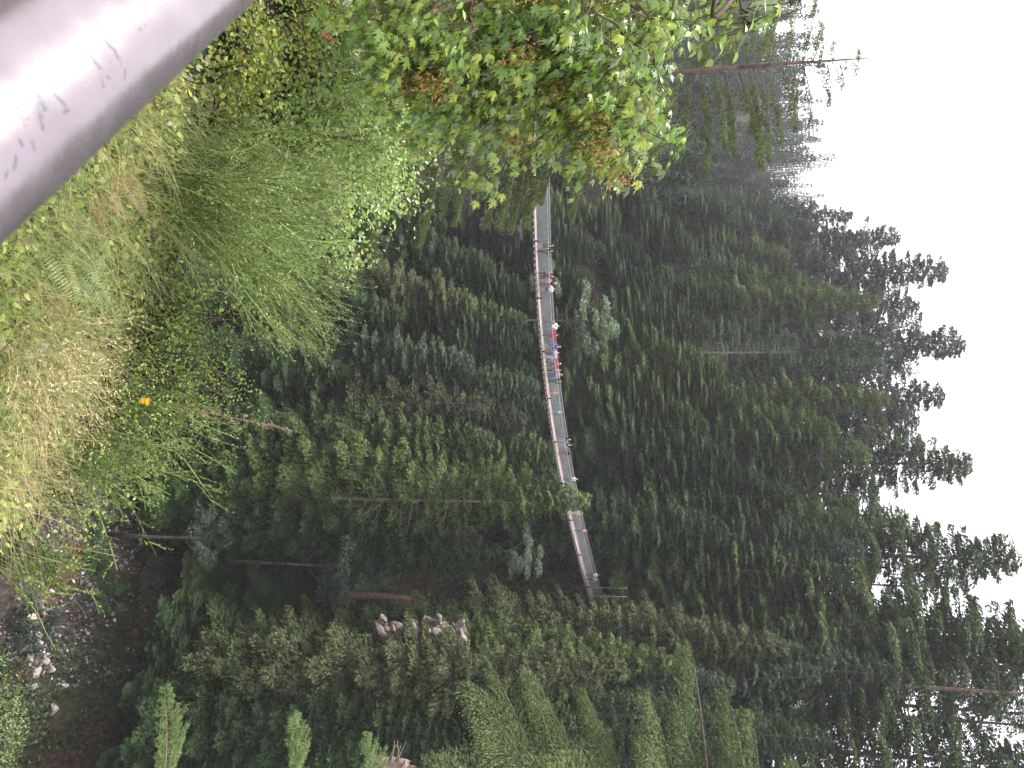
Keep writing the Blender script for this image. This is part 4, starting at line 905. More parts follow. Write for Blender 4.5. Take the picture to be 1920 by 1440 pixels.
near_tree('fir_tree', 63, 1680, 1740, 31, 'large pale yellow-green conifer crown leaning into the right edge', (.085, .115, .045),
          (1.2, 1.1, 1), R=7.8, z0f=.76, nbr=130, dens=18, droop=.35, card=(.13, .045), power=.5, ragged=.3, hang=.3)
# -- bright broadleaf treetop in the lower right corner
g = np.random.default_rng(71)
p = at_y(1350, -215, 15.5); cm, tm = (lambda b: b)(broad(72, 4.0, 2.6, 26000, .075, 60, zlo=.35))
t = thing('broadleaf_tree', 'bright light green leafy treetop rising into the corner beside the river boulders', 'tree', (p[0] + .5, p[1], p[2] - 2.2))
c = link('crown', cm, t); c.color = (.19, .26, .10, 1); k = link('trunk', tm, t); k.color = (1, 1, 1, 1)
mb = MB(); zt = float(terrain(p[0] + .5, p[1])); mb.tube([[0, 0, zt - (p[2] - 2.2) - .5], [0, 0, .3]], [.16, .12], 8)
link('lower_trunk', mb.mesh('lower_trunk', M['bark'], True), t).color = (1, 1, 1, 1)

# -- leaf templates
LV = [(0, 0, 0), (.26, .30, .07), (.24, .62, .05), (0, 1, -.06), (-.24, .62, .05), (-.26, .30, .07), (0, .5, -.01)]
LF3 = [(0, 1, 6), (1, 2, 6), (2, 3, 6), (3, 4, 6), (4, 5, 6), (5, 0, 6)]
hs = [(.10, -.04), (.36, -.10), (.27, .06), (.56, .20), (.38, .24), (.56, .56), (.33, .43), (.17, .38), (.27, .68), (.11, .66)]
mo = [(0, 0)] + hs + [(0, 1.0)] + [(-x, y) for x, y in hs[::-1]]
MV = [(x, y, -.16 * abs(x) - .22 * max(0, y - .2) ** 2 + .05 * math.sin(9 * x)) for x, y in mo] + [(0, .22, .03)]
MF = [(i, (i + 1) % len(mo), len(mo)) for i in range(len(mo))]
def place_leaves(mb, TV, TF, P, D, Nn, sc, mi=0):
    Y_ = unit(D); X_ = unit(np.cross(Y_, Nn)); Z_ = np.cross(X_, Y_)
    mb.template(TV, TF, P, X_, Y_, Z_, sc, mi)

# -- big-leaf maple whose boughs hang in from the left
trunk_xy = np.array([-5.6, 5.6]); tz = float(terrain(*trunk_xy))
mp = thing('maple_tree', 'big-leaf maple hanging over the bridge from the left with lobed leaves and orange-brown seed clusters', 'tree', (trunk_xy[0], trunk_xy[1], tz))
off = np.array([trunk_xy[0], trunk_xy[1], tz])
mb = MB(); mb.tube([[0, 0, -.4], [.05, .1, 2.0], [.2, .25, 4.0], [.2, .5, 6.0]], [.17, .14, .10, .05], 10); link('trunk', mb.mesh('trunk', M['bark'], True), mp).color = (1, 1, 1, 1)
def bough(path, nl, lsz, spread, nm='bough', mat='maple_leaf', seeds=0, seed=0, ld=(.85, .05, -.45), twn=22):
    g = np.random.default_rng(seed + 100); W = np.array([at_y(u, v, y) for u, v, y in path])
    st = off + np.array([.15, .2, 3.2 + (seed % 5) * .35]) if nm == 'bough' else W[0] - [.6, 0, -.2]
    C = np.concatenate([[st - off], W - off])
    f = np.linspace(0, len(C) - 1, 40); k = np.clip(f.astype(int), 0, len(C) - 2); fr = (f - k)[:, None]
    # Catmull style smoothing
    Cp = np.concatenate([[2 * C[0] - C[1]], C, [2 * C[-1] - C[-2]]])
    a, b, c_, d = Cp[k], Cp[k + 1], Cp[k + 2], Cp[k + 3]
    pts = .5 * (2 * b + (c_ - a) * fr + (2 * a - 5 * b + 4 * c_ - d) * fr ** 2 + (3 * b - a - 3 * c_ + d) * fr ** 3)
    mb = MB(); mb.tube(pts, np.linspace(.016, .004, 40), 6)
    lo = 40 // len(C)
    T = []; tips = []
    for i in range(twn):
        j = g.integers(lo, 40); o = pts[j]; d = g.normal(0, 1, 3) * [.8, .7, .6] + [.5, 0, -.35]; d = d / np.linalg.norm(d) * spread * g.uniform(.4, 1.2)
        m = o + d * .55 + [0, 0, .05]; e = o + d + [0, 0, -.12]; mb.tube([o, m, e], [.007, .005, .003], 4); tips.append((o, m, e))
    br_ = link(nm, mb.mesh(nm, M['twig'], True), mp)
    lb = MB(); P = []
    per = max(1, nl // twn)
    for (o, m, e) in tips:
        w = g.random(per)[:, None] ** .6; P.append(o * (1 - w) + e * w + g.normal(0, .06, (per, 3)))
    P = np.concatenate(P); n = len(P)
    D = np.array(ld) + g.normal(0, .45, (n, 3)); Nn = np.array([.25, -.55, .9]) + g.normal(0, .42, (n, 3))
    pe = P + unit(D) * .07
    sz = lsz * g.uniform(.5, 1.15, n)
    if mat == 'maple_leaf':
        for q_ in range(3):                      # three differently curled leaf shapes
            MVq = [(x * (1 - .25 * q_ * abs(y - .3)), y, z - (.35 * q_) * y * y * .8 - .3 * q_ * x * x + .06 * q_ * math.sin(7 * x + q_)) for x, y, z in MV]; sl_ = slice(q_, None, 3)
            place_leaves(lb, MVq, MF, pe[sl_], D[sl_], Nn[sl_], sz[sl_])
    else: place_leaves(lb, LV, LF3, pe, D, Nn, sz)
    ps = np.stack([P - unit(D) * .05 + [0, 0, .03], P, pe], 1); lb.tubes(ps, .0016, 3)
    link('leaves', lb.mesh('leaves', M[mat]), br_)
    if seeds:
        sb = MB()
        for i in range(seeds):
            o, m, e = tips[g.integers(0, len(tips))]; c0 = e + [0, -.22, -.02]; k2 = 120
            q_ = c0 + g.normal(0, 1, (k2, 3)) * [.065, .055, .09] + [0, 0, -.05]
            sb.cards(q_, g.normal(0, .6, (k2, 3)) + [.2, 0, -.7], g.normal(0, 1, (k2, 3)), g.uniform(.03, .05, k2), .016, bend=.3)
        link('seed_clusters', sb.mesh('seed_clusters', M['seed']), br_, kind='stuff')
for i, (path, nl, seeds) in enumerate([
    ([(-70, 1130, 6.4), (60, 1165, 6.6), (170, 1190, 6.9), (255, 1195, 7.2)], 190, 9),
    ([(-70, 1060, 6.6), (60, 1080, 6.8), (150, 1110, 7.0), (235, 1140, 7.0)], 170, 8),
    ([(-60, 985, 6.4), (60, 1000, 6.6), (120, 1005, 6.8), (190, 1010, 6.9)], 170, 5),
    ([(-60, 930, 6.6), (60, 930, 6.8), (130, 920, 7.0), (225, 925, 7.0)], 190, 7),
    ([(-60, 870, 6.2), (50, 870, 6.4), (110, 870, 6.7), (170, 865, 7.0)], 170, 4),
    ([(-70, 1190, 6.9), (30, 1215, 7.1), (110, 1225, 7.3), (160, 1235, 7.5)], 130, 5),
    ([(-60, 950, 7.6), (60, 1010, 7.8), (110, 1050, 8.0), (140, 1080, 8.2)], 150, 7),
    ([(-60, 1150, 7.6), (50, 1170, 7.8), (150, 1200, 8), (210, 1225, 8.2)], 150, 5),
    ([(-60, 1230, 8), (0, 1240, 8), (60, 1238, 8.2), (105, 1235, 8.4)], 80, 2)]):
    bough(path, nl * 4, .105, .60, seeds=max(1, seeds * 2 // 3), seed=i, twn=44)
    bough([(u_ + 15, v_ - 38, y_ + .5) for u_, v_, y_ in path], nl * 3, .10, .55, seeds=seeds // 3, seed=i + 40, twn=34)
for i, path in enumerate([[(-70, 760, 6.0), (0, 770, 6.1), (60, 760, 6.3), (120, 765, 6.5)], [(-70, 840, 6.4), (40, 850, 6.6), (120, 845, 6.8), (200, 850, 7.0)], [(-70, 1260, 7.4), (-10, 1262, 7.5), (50, 1262, 7.6), (90, 1258, 7.7)]]):
    bough(path, 260, .10, .5, seeds=1, seed=60 + i, twn=24)
bough([(-60, 1360, 4.0), (-10, 1385, 4.1), (30, 1392, 4.2), (62, 1398, 4.25)], 60, .065, .13, mat='lime_leaf', seed=20, ld=(.85, 0, -.5), twn=9)
bough([(-60, 900, 4.6), (0, 885, 4.7), (30, 880, 4.8), (70, 878, 4.9)], 70, .062, .22, mat='lime_leaf', seed=23, ld=(.85, 0, -.5), twn=10)
bough([(-60, 1500, 6), (-10, 1500, 6), (0, 1499, 6), (10, 1495, 6.1)], 14, .15, .22, seed=21, twn=5)

# -- leafy shrubs heaped on the bank at the left
def heap(u, v, y, R, Hh, n, ls, mat, label, seed, name='leafy_shrub', lean=(0, 0), stems=26, group='leafy shrubs heaped on the near bank', up=.25, template=(LV, LF3), droop=-.25, straggle=.0):
    g = np.random.default_rng(seed); p = at_y(u, v, y); zt = float(terrain(p[0], p[1])); Hh = max(p[2] - zt, .3) if Hh is None else Hh
    t = thing(name, label, 'shrub', (p[0], p[1], zt), group)
    # lumpy dome of leafy shoots
    ns_ = stems; a = g.uniform(0, 6.28, ns_); e = np.arccos(g.uniform(.0, 1, ns_)); d = np.stack([np.sin(e) * np.cos(a) * R, np.sin(e) * np.sin(a) * R, np.cos(e) * Hh], -1) * g.uniform(.75, 1.15 + straggle, (ns_, 1))
    d[:, 2] = np.maximum(d[:, 2], .12 * Hh); d[:, 0] += lean[0]; d[:, 1] += lean[1]
    f = np.linspace(0, 1, 7)[None, :, None]; S = d[:, None] * f + np.array([0, 0, 1]) * (np.sin(f * PI) * .25 * Hh) + g.normal(0, .03, (ns_, 7, 3)) * f
    sb = MB(); sb.tubes(S, np.linspace(.009, .0025, 7), 4); link('stems', sb.mesh('stems', M['twig']), t)
    i = g.integers(0, ns_, n); w = 1 - (g.random(n) ** 1.6) * .75; fi = w * 6; k = np.clip(fi.astype(int), 0, 5); fr = (fi - k)[:, None]
    P = S[i, k] * (1 - fr) + S[i, k + 1] * fr; sp = R * .22 * (1.15 - w * .6)
    P = P + g.normal(0, 1, (n, 3)) * sp[:, None] * [1, 1, .8]
    P[:, 2] = np.maximum(P[:, 2], .02)
    D = unit(d)[i] * .4 + g.normal(0, .6, (n, 3)) + [0, 0, droop]; Nn = g.normal(0, .45, (n, 3)) + [0, -.45, .9]
    lb = MB(); place_leaves(lb, template[0], template[1], P, D, Nn, ls * g.uniform(.5, 1.2, n))
    link('foliage', lb.mesh('foliage', M[mat]), t); return t
for a in [
 (20, 790, 13.0, 1.6, 1.9, 3600, .085, 'shrub_leaf', 'green shrub at the far upper left of the heap, under the lowest maple bough', 1),
 (110, 765, 12.2, 1.5, 1.9, 3600, .085, 'shrub_leaf', 'tall shrub at the back of the heap under the second maple bough', 2),
 (210, 760, 11.5, 1.4, 2.2, 3600, .080, 'shrub_leaf', 'tall leafy shrub against the dark hollow, middle of the heap top', 3),
 (290, 745, 10.5, 1.25, 2.4, 3400, .078, 'shrub_leaf', 'shrub whose outer sprays stand out against the dark forest, right of the heap top', 4),
 (365, 690, 9.2, 1.0, 2.0, 2800, .070, 'shrub_leaf', 'right-hand shrub of the heap with pale starry leaves, just above the broom', 5),
 (60, 680, 9.6, 1.3, 1.4, 3400, .075, 'shrub_leaf', 'dense green shrub at the left edge, half way up the heap', 6),
 (170, 665, 9.2, 1.2, 1.5, 3400, .072, 'shrub_leaf', 'dense green shrub with the yellow-lit sapling beside it, centre of the heap', 7),
 (270, 640, 8.4, 1.1, 1.5, 3000, .068, 'shrub_leaf', 'bluish green shrub right of centre in the heap', 8),
 (350, 590, 7.6, .9, 1.2, 2600, .062, 'shrub_leaf', 'low green shrub where the heap meets the broom', 9),
 (40, 590, 7.8, 1.0, .9, 2600, .068, 'shrub_leaf', 'lower left green shrub beside the dark red fallen leaf', 10),
 (150, 570, 7.4, .9, .9, 2400, .066, 'shrub_leaf', 'lower green shrub above the dark shaded hollow in the bank', 11),
 (240, 555, 7.0, .85, .95, 2400, .060, 'shrub_leaf', 'lower shrub with a few pale yellow leaves, above the brown twigs', 12),
 (310, 500, 6.6, .7, .8, 1900, .055, 'shrub_leaf', 'small shrub under the heap, with an orange leaf caught on it', 13)]:
    heap(*a[:10][:6], a[6], a[7], a[8], a[9], stems=34, straggle=.25)
heap(30, 500, 6.2, .55, .5, 1400, .045, 'yellow_shrub_leaf', 'yellow-green shrub at the left edge beside the handrail', 14, group='yellow-green shrubs on the near bank')
heap(185, 470, 5.6, .40, .35, 900, .042, 'yellow_shrub_leaf', 'small yellow-green shrub right of the dark hollow', 15, group='yellow-green shrubs on the near bank')
heap(95, 440, 5.2, .45, .35, 1100, .042, 'yellow_shrub_leaf', 'yellow-green shrub between handrail and dark hollow', 16, group='yellow-green shrubs on the near bank')
heap(205, 690, 7.6, .35, .95, 130, .11, 'yellow_shrub_leaf', 'lone sapling with large yellow leaves in the middle of the heap', 17, group='yellow-green shrubs on the near bank')
# bright green arching bush at the bank edge
heap(650, 330, 5.5, .55, .75, 2600, .030, 'bright_leaf', 'bright green small-leaved bush at the bank edge above the dry grass', 18, name='leafy_bush', lean=(.12, .15), stems=46, group='bright green bushes on the bank edge', straggle=.6)
heap(720, 300, 5.3, .42, .6, 1900, .028, 'bright_leaf', 'lower bright green bush with arching tips next to the yellow flower', 19, name='leafy_bush', lean=(.12, .1), stems=36, group='bright green bushes on the bank edge', straggle=.7)
heap(590, 400, 5.9, .45, .7, 1800, .028, 'bright_leaf', 'upper bright green bush mixed into the broom', 20, name='leafy_bush', lean=(.1, .2), stems=30, group='bright green bushes on the bank edge', straggle=.5)
heap(800, 215, 4.9, .38, .45, 1200, .028, 'shrub_leaf', 'small dark green bush right of the dry stalk foot', 22, name='leafy_bush', stems=24, group='bright green bushes on the bank edge', straggle=.5)
heap(930, 110, 4.6, .36, .4, 1100, .028, 'shrub_leaf', 'small green bush at the right end of the bank', 23, name='leafy_bush', stems=24, group='bright green bushes on the bank edge', straggle=.5)

# -- broom plants
def broom(u, v, H, lean, nmain, label, seed, spread=.55, sub=12):
    g = np.random.default_rng(seed); p = hit(u, v); t = thing('broom_bush', label, 'shrub', tuple(p), 'broom bushes on the near bank')
    n = nmain; a = g.uniform(0, 6.28, n); rr = np.sqrt(g.random(n)) * spread
    d = np.stack([np.cos(a) * rr + lean[0], np.sin(a) * rr + lean[1], np.ones(n)], -1); d = unit(d) * (H * g.uniform(.6, 1.1, (n, 1)))
    f = np.linspace(0, 1, 8)[None, :, None]; S = d[:, None] * f + np.stack([np.cos(a) + .4, np.sin(a) + .3, -np.ones(n) * g.uniform(.3, 1.8, n)], -1)[:, None] * (f ** 2.2) * H * .17 + np.cumsum(g.normal(0, .012, (n, 8, 3)), 1) * f + g.normal(0, .10, (n, 1, 3)) * [1, 1, 0]
    mb = MB(); mb.tubes(S, np.linspace(.0055, .0022, 8), 3)
    i = np.repeat(np.arange(n), sub); m = len(i); w = g.uniform(.3, .97, m); k = (w * 7).astype(int); fr = (w * 7 - k)[:, None]; k = np.clip(k, 0, 6)
    o = S[i, k] * (1 - fr) + S[i, k + 1] * fr; dd = unit(unit(d)[i] + g.normal(0, .42, (m, 3))) * (H * g.uniform(.08, .26, (m, 1))); ff = np.linspace(0, 1, 5)[None, :, None]
    S2 = o[:, None] + dd[:, None] * ff - np.array([0, 0, 1]) * ff ** 2 * .04; mb.tubes(S2, np.linspace(.0028, .0013, 5), 3)
    ob = link('stems', mb.mesh('stems', M['broom']), t)
    nl = m * 11; j = g.integers(0, m, nl); w = g.random(nl)[:, None]; P = o[j] + dd[j] * w; lb = MB()
    lb.cards(P, unit(dd[j]) + g.normal(0, .5, (nl, 3)), g.normal(0, 1, (nl, 3)), g.uniform(.012, .028, nl), .010)
    link('leaves', lb.mesh('leaves', M['broom']), t)
for a in [
 (250, 330, 1.25, (.45, .5), 55, 'broom bush with long straight green stems fanning out behind the handrail', 1, .45, 9),
 (330, 250, 1.3, (.35, .45), 60, 'broom bush fanning up between handrail and the leafy heap', 2, .5, 12),
 (410, 330, 1.45, (.25, .45), 85, 'dense dark green broom bush at the centre of the near bank', 3, .6, 14),
 (480, 380, 1.5, (.3, .4), 90, 'broom bush leaning out over the canyon, tips against the dark forest', 4, .6, 14),
 (430, 460, 1.4, (.3, .4), 80, 'broom bush at the back, its tips beside the starry pale leaves', 5, .6, 14),
 (540, 330, 1.15, (.35, .35), 70, 'feathery broom bush between the fern fronds and the bright green bushes', 6, .6, 12),
 (740, 150, 1.1, (.35, .25), 26, 'thin broom with upright stems right of the dry flower stalk', 7, .3, 9),
 (820, 90, .95, (.55, .2), 30, 'sparse broom among dry grass in the lower middle', 8, .45, 8),
 (1000, 0, .7, (.35, .1), 22, 'few straight green broom twigs at the right end of the bank, over the black water', 9, .15, 4)]: broom(*a)

# -- ferns
PV = [(0, 0, 0), (.5, .12, .02), (1, 0, -.05), (.5, -.12, .02)]
def fern(u, v, n, Lf, col, label, seed, lean=(.35, .35)):
    g = np.random.default_rng(seed); p = hit(u, v); t = thing('fern', label, 'fern', tuple(p), 'ferns on the near bank')
    for i in range(n):
        a = i / n * 6.28 + g.uniform(-.4, .4); h = np.array([math.cos(a) * .8 + lean[0], math.sin(a) * .8 + lean[1], 0]); l = Lf * g.uniform(.7, 1.1)
        f = np.linspace(0, 1, 14)[:, None]; R_ = h * f * l + np.array([0, 0, 1.]) * l * (.9 * f - .62 * f ** 2.2)
        mb = MB(); mb.tube(R_, np.linspace(.004, .001, 14), 4)
        k = 30; w = np.linspace(.1, .99, k); fi = w * 13; kk = np.clip(fi.astype(int), 0, 12); fr = (fi - kk)[:, None]; P = R_[kk] * (1 - fr) + R_[kk + 1] * fr
        T_ = unit(R_[kk + 1] - R_[kk]); S_ = unit(np.cross(T_, [0, 0, 1.])); ln = l * .20 * np.sin(np.clip(w * 1.25 + .12, 0, 1) * PI) ** .7 + .012
        for sg in (1, -1):
            X_ = unit(S_ * sg + T_ * .35 + [0, 0, -.15]); Y_ = unit(np.cross(np.cross(X_, T_), X_)); Z_ = np.cross(X_, Y_)
            mb.template(PV, [(0, 1, 2, 3)], P, X_, Y_ * .62, Z_, ln)
        o = link('frond', mb.mesh('frond', M['fern']), t); cc = col if g.random() < .85 else (.26, .13, .05); o.color = (*cc, 1)
fern(425, 60, 7, .40, (.20, .22, .07), 'yellowing fern with rust tinged fronds just above the handrail', 1)
fern(470, 110, 7, .42, (.15, .21, .08), 'green fern with long fronds pointing over the dry grass', 2)
fern(345, 160, 6, .34, (.27, .17, .07), 'rust-brown dying fern against the handrail', 3)
fern(520, 50, 5, .28, (.28, .16, .07), 'small rusty fern right of the green fern', 4)
fern(300, 205, 6, .34, (.26, .20, .07), 'golden fern half hidden by the handrail', 5)

# -- ground cover, green grass and dry grass: uncountable
def bank_points(n, u0, u1, v0, v1, seed, g):
    U_ = g.uniform(u0, u1, n); V_ = g.uniform(v0, v1, n); return np.array([hit(a, b) for a, b in zip(U_, V_)])
g = np.random.default_rng(81)
C1 = bank_points(1700, -60, 1000, -120, 620, 0, g); k = 20
C1 = C1[C1[:, 2] > -5.2]
rep = np.repeat(C1, k, 0); n = len(rep); Dd = unit(g.normal(size=(n, 3))); Dd[:, 2] = np.abs(Dd[:, 2]); P = rep + Dd * g.uniform(.04, .16, (n, 1))
lb = MB(); place_leaves(lb, LV, LF3, P, g.normal(0, .7, (n, 3)) + [.1, 0, .2], g.normal(0, .4, (n, 3)) + [0, -.3, 1], g.uniform(.022, .060, n))
link('ground_cover', lb.mesh('ground_cover', M['cover_leaf']), kind='stuff', category='ground cover', label='yellow-green weeds and fallen leaves carpeting the near bank')
def grass(name, mat, pts, per, Lr, lean, wd, label, g, heads=False):
    rep = np.repeat(pts, per, 0); n = len(rep); rep = rep + g.normal(0, .05, (n, 3)) * [1, 1, 0]
    a = g.uniform(0, 6.28, n); l = g.uniform(*Lr, n)[:, None]; d = unit(np.stack([np.cos(a) * .45 + lean[0], np.sin(a) * .45 + lean[1], np.ones(n)], -1)) * l
    f = np.linspace(0, 1, 7)[None, :, None]; b = np.stack([np.cos(a) * .5 + lean[0], np.sin(a) * .5 + lean[1], -np.full(n, .75)], -1)[:, None]
    S = rep[:, None] + d[:, None] * f + b * l[:, None] * f ** 2.4 * .55
    mb = MB(); mb.tubes(S, np.linspace(wd, wd * .35, 7), 3)
    if heads:
        m = n // 3; w = g.uniform(.72, 1, (m, 6)); S3 = S[:m]; k_ = np.clip((w * 6).astype(int), 0, 5); fr = (w * 6 - k_)[..., None]
        ix = np.arange(m)[:, None]; P = (S3[ix, k_] * (1 - fr) + S3[ix, k_ + 1] * fr).reshape(-1, 3); T_ = (S3[ix, 6] - S3[ix, 5]) + np.zeros((m, 6, 1)); T_ = unit(T_.reshape(-1, 3))
        mb.cards(P, T_ + g.normal(0, .25, P.shape), g.normal(0, 1, P.shape), .028, .006)
    link(name, mb.mesh(name, M[mat]), kind='stuff', category='grass', label=label)
g = np.random.default_rng(83)
gp = bank_points(105, 570, 770, -40, 190, 0, g); gp2 = bank_points(60, 780, 930, -120, 70, 0, g); gp3 = bank_points(60, 150, 540, 60, 380, 0, g)
gp = np.concatenate([gp, gp2, gp3]); gp = gp[gp[:, 2] > -4.6]
grass('dry_grass', 'straw', gp, 10, (.16, .52), (.30, .18), .0013, 'straw-coloured dry grass bending over the edge of the near bank', g, True)
gp = bank_points(420, 100, 930, -100, 420, 0, g); gp = gp[gp[:, 2] > -4.6]
grass('green_grass', 'green_grass', gp, 12, (.15, .5), (.25, .15), .0015, 'thin green grass between the weeds of the near bank', g)
# -- dry flower stalk with a yellow flower beside it
pb = hit(742, 150); path = [pb, at_y(748, 215, 5.0), at_y(755, 275, 5.0), at_y(768, 360, 5.0), at_y(782, 430, 5.0), at_y(796, 500, 5.0), at_y(807, 548, 5.0)]
pth = np.array(path) - pb; mb = MB(); ff = np.linspace(0, 6, 30); pts = np.stack([np.interp(ff, range(7), pth[:, i]) for i in range(3)], -1)
mb.tube(pts, np.linspace(.007, .0018, 30), 6); g = np.random.default_rng(91)
st = thing('flower_stalk', 'tall dried flower stalk with small seed pods standing up against the dark forest', 'plant', tuple(pb))
link('stem', mb.mesh('stem', M['dry_stem'], True), st)
sb = MB(); w = g.uniform(11, 29, 130); k = np.clip(w.astype(int), 0, 28); fr = (w - k)[:, None]; P = pts[k] * (1 - fr) + pts[k + 1] * fr
d = unit(g.normal(size=P.shape) + [.3, 0, -.2]); e = P + d * g.uniform(.012, .04, (len(P), 1)); sb.tubes(np.stack([P, (P + e) / 2 + [0, 0, .004], e], 1), .0014, 3)
sb.template(OV, OF, e, np.tile([1., 0, 0], (len(P), 1)), np.tile([0, 1., 0], (len(P), 1)), np.tile([0, 0, 1.], (len(P), 1)), g.uniform(.003, .0065, len(P)))
link('seed_pods', sb.mesh('seed_pods', M['dry_stem']), st, kind='stuff')
pf = at_y(751, 272, 4.9); mb = MB(); pb2 = hit(738, 175); mb.tube([[0, 0, 0], list((pf - pb2) * .6), list(pf - pb2)], [.003, .0025, .002], 5)
fl = thing('flower', 'single bright orange-yellow flower head beside the dried stalk', 'flower', tuple(pb2)); link('stem', mb.mesh('stem', M['broom']), fl)
fb = MB()
for j in range(9):
    c0 = pf - pb2 + g.normal(0, .012, 3) * [1, 1, 1.2]; k = 12; a = np.linspace(0, 6.28, k, endpoint=False); fb.cards(np.tile(c0, (k, 1)), np.stack([np.cos(a), np.sin(a) * .6 - .3, np.sin(a) * .8], -1), np.tile([0, -.8, .5], (k, 1)), .016, .010)
link('petals', fb.mesh('petals', M['yellow_petal']), fl)
# -- single leaves that catch the eye
def single(u, v, sz, col, label, maple=False, lift=.12):
    p = hit(u, v); r = ray(u, v); p = p - r / np.linalg.norm(r) * lift; g_ = np.random.default_rng(int(u * v) % 9999); mb = MB()
    place_leaves(mb, MV if maple else LV, MF if maple else LF3, np.zeros((1, 3)), g_.normal(0, .6, (1, 3)) + [0, .3, .4], np.array([[0, -.7, .7]]) + g_.normal(0, .2, (1, 3)), sz)
    mm = leaf_mat('fallen_leaf', [(0, col), (1, tuple(c * 1.25 for c in col))], transl=.2, noise_scale=20)
    thing('fallen_leaf', label, 'leaf', tuple(p), 'fallen leaves on the near bank', mb.mesh('fallen_leaf', mm))
single(90, 465, .13, (.28, .03, .03), 'dark red fallen leaf at the left near the handrail')
single(72, 622, .13, (.42, .10, .07), 'brick red leaf caught high on the leafy heap', lift=2.2)
single(55, 606, .09, (.45, .12, .09), 'small red leaf left of the brick red one', lift=2.2)
single(245, 437, .12, (.50, .20, .12), 'salmon-orange curled leaf among brown twigs')
single(317, 476, .14, (.55, .27, .13), 'pale orange leaf on the low shrub above the broom', lift=.9)
single(352, 385, .13, (.45, .24, .16), 'tan curled leaf lying on the broom', lift=.9)
single(192, 541, .16, (.42, .46, .10), 'large pale yellow leaf in front of the shrubs', lift=1.2)
single(580, 60, .075, (.58, .52, .08), 'lemon yellow leaf in the weeds of the lower left')
single(625, 206, .09, (.45, .33, .18), 'tan papery leaf among the dry grass')
single(215, 410, .09, (.62, .42, .40), 'pinkish fallen leaf by the handrail')
# -- plastic litter
pl = hit(684, 30); g2 = random.Random(3); bm = bmesh.new(); K = 14; rings = []
prof = [(.0, .004), (.01, .014), (.025, .015), (.035, .022), (.055, .034), (.08, .036), (.10, .033), (.12, .037), (.145, .036), (.17, .037), (.19, .035), (.20, .028), (.203, .004)]
for (h, r) in prof:
    rings.append([bm.verts.new(((r * math.cos(a)) * g2.uniform(.72, 1.1) * 1.15, h, r * .62 * math.sin(a) * g2.uniform(.7, 1.15))) for a in np.linspace(0, 2 * PI, K, endpoint=False)])
for a, b in zip(rings, rings[1:]):
    for i in range(K): bm.faces.new((a[i], a[(i + 1) % K], b[(i + 1) % K], b[i]))
me = bpy.data.meshes.new('plastic_bottle'); bm.to_mesh(me); bm.free(); me.materials.append(M['litter'])
pl = pl - ray(684, 30) * .12
o = thing('plastic_bottle', 'crushed pale blue plastic bottle lying in the weeds', 'litter', tuple(pl), None, me); o.rotation_euler = (.5, .3, 1.0); o.scale = (1.0, .9, 1.0)

# ------------------------------------------------------------------ handrail right under the camera
r1, r2 = ray(0, 480), ray(460, 0); npl = np.cross(r1, r2); npl /= np.linalg.norm(npl)
if npl @ ray(0, 0) < 0: npl = -npl
ax = np.cross(npl, [0, 0, 1.0]); ax /= np.linalg.norm(ax); ax = ax if ax[0] < 0 else -ax
fw = np.cross(ax, npl); fw = fw if fw @ ray(200, 200) > 0 else -fw            # in the tangent plane, towards the scene
RP = .030; AL = math.radians(7.6); DP = RP / math.sin(AL)
cdir = fw * math.cos(AL) + npl * math.sin(AL); AX0 = cdir * DP
m, nt, out = new_mat('painted_steel_rail')
tc = N(nt, 'ShaderNodeTexCoord'); n1 = N(nt, 'ShaderNodeTexNoise'); n1.inputs['Scale'].default_value = 90; n1.inputs['Detail'].default_value = 3
n2 = N(nt, 'ShaderNodeTexNoise'); n2.inputs['Scale'].default_value = 22
for n_ in (n1, n2): L(nt, tc.outputs['Object'], n_.inputs['Vector'])
p = N(nt, 'ShaderNodeBsdfPrincipled'); L(nt, ramp(nt, n2.outputs['Fac'], [(.3, (.17, .146, .157)), (.7, (.215, .185, .198))]), p.inputs['Base Color'])
p.inputs['Metallic'].default_value = .6; L(nt, ramp(nt, n1.outputs['Fac'], [(.35, (.20, .20, .20)), (.65, (.30, .30, .30))]), p.inputs['Roughness'])
p.inputs['Specular IOR Level'].default_value = .7
b = N(nt, 'ShaderNodeBump'); b.inputs['Strength'].default_value = .12; b.inputs['Distance'].default_value = .002; L(nt, n1.outputs['Fac'], b.inputs['Height']); L(nt, b.outputs[0], p.inputs['Normal'])
L(nt, p.outputs[0], out.inputs['Surface']); M['rail'] = m
m, nt, out = new_mat('worn_marker_ink'); tc = N(nt, 'ShaderNodeTexCoord'); n1 = N(nt, 'ShaderNodeTexNoise'); n1.inputs['Scale'].default_value = 420; n1.inputs['Detail'].default_value = 2; L(nt, tc.outputs['Object'], n1.inputs['Vector'])
p = N(nt, 'ShaderNodeBsdfPrincipled'); L(nt, ramp(nt, n1.outputs['Fac'], [(.35, (.055, .06, .10)), (.65, (.11, .115, .17))]), p.inputs['Base Color']); p.inputs['Roughness'].default_value = .4
tr = N(nt, 'ShaderNodeBsdfTransparent'); mx = N(nt, 'ShaderNodeMixShader'); L(nt, ramp(nt, n1.outputs['Fac'], [(.34, (.1, .1, .1)), (.60, (.85, .85, .85))]), mx.inputs[0]); L(nt, tr.outputs[0], mx.inputs[1]); L(nt, p.outputs[0], mx.inputs[2]); L(nt, mx.outputs[0], out.inputs['Surface']); M['ink'] = m
mb = MB(); K = 60; mb.tube(np.linspace(-1.6, 2.6, K)[:, None] * ax, RP, 72)
rail_me = mb.mesh('top_rail', M['rail'], True)
rl = thing('handrail', 'pale grey painted steel pipe handrail crossing the lower left corner, marked with faded blue scribbles', 'railing', tuple(AX0))
link('top_rail', rail_me, rl)
e1 = -cdir / np.linalg.norm(cdir); e2 = np.cross(ax, e1)
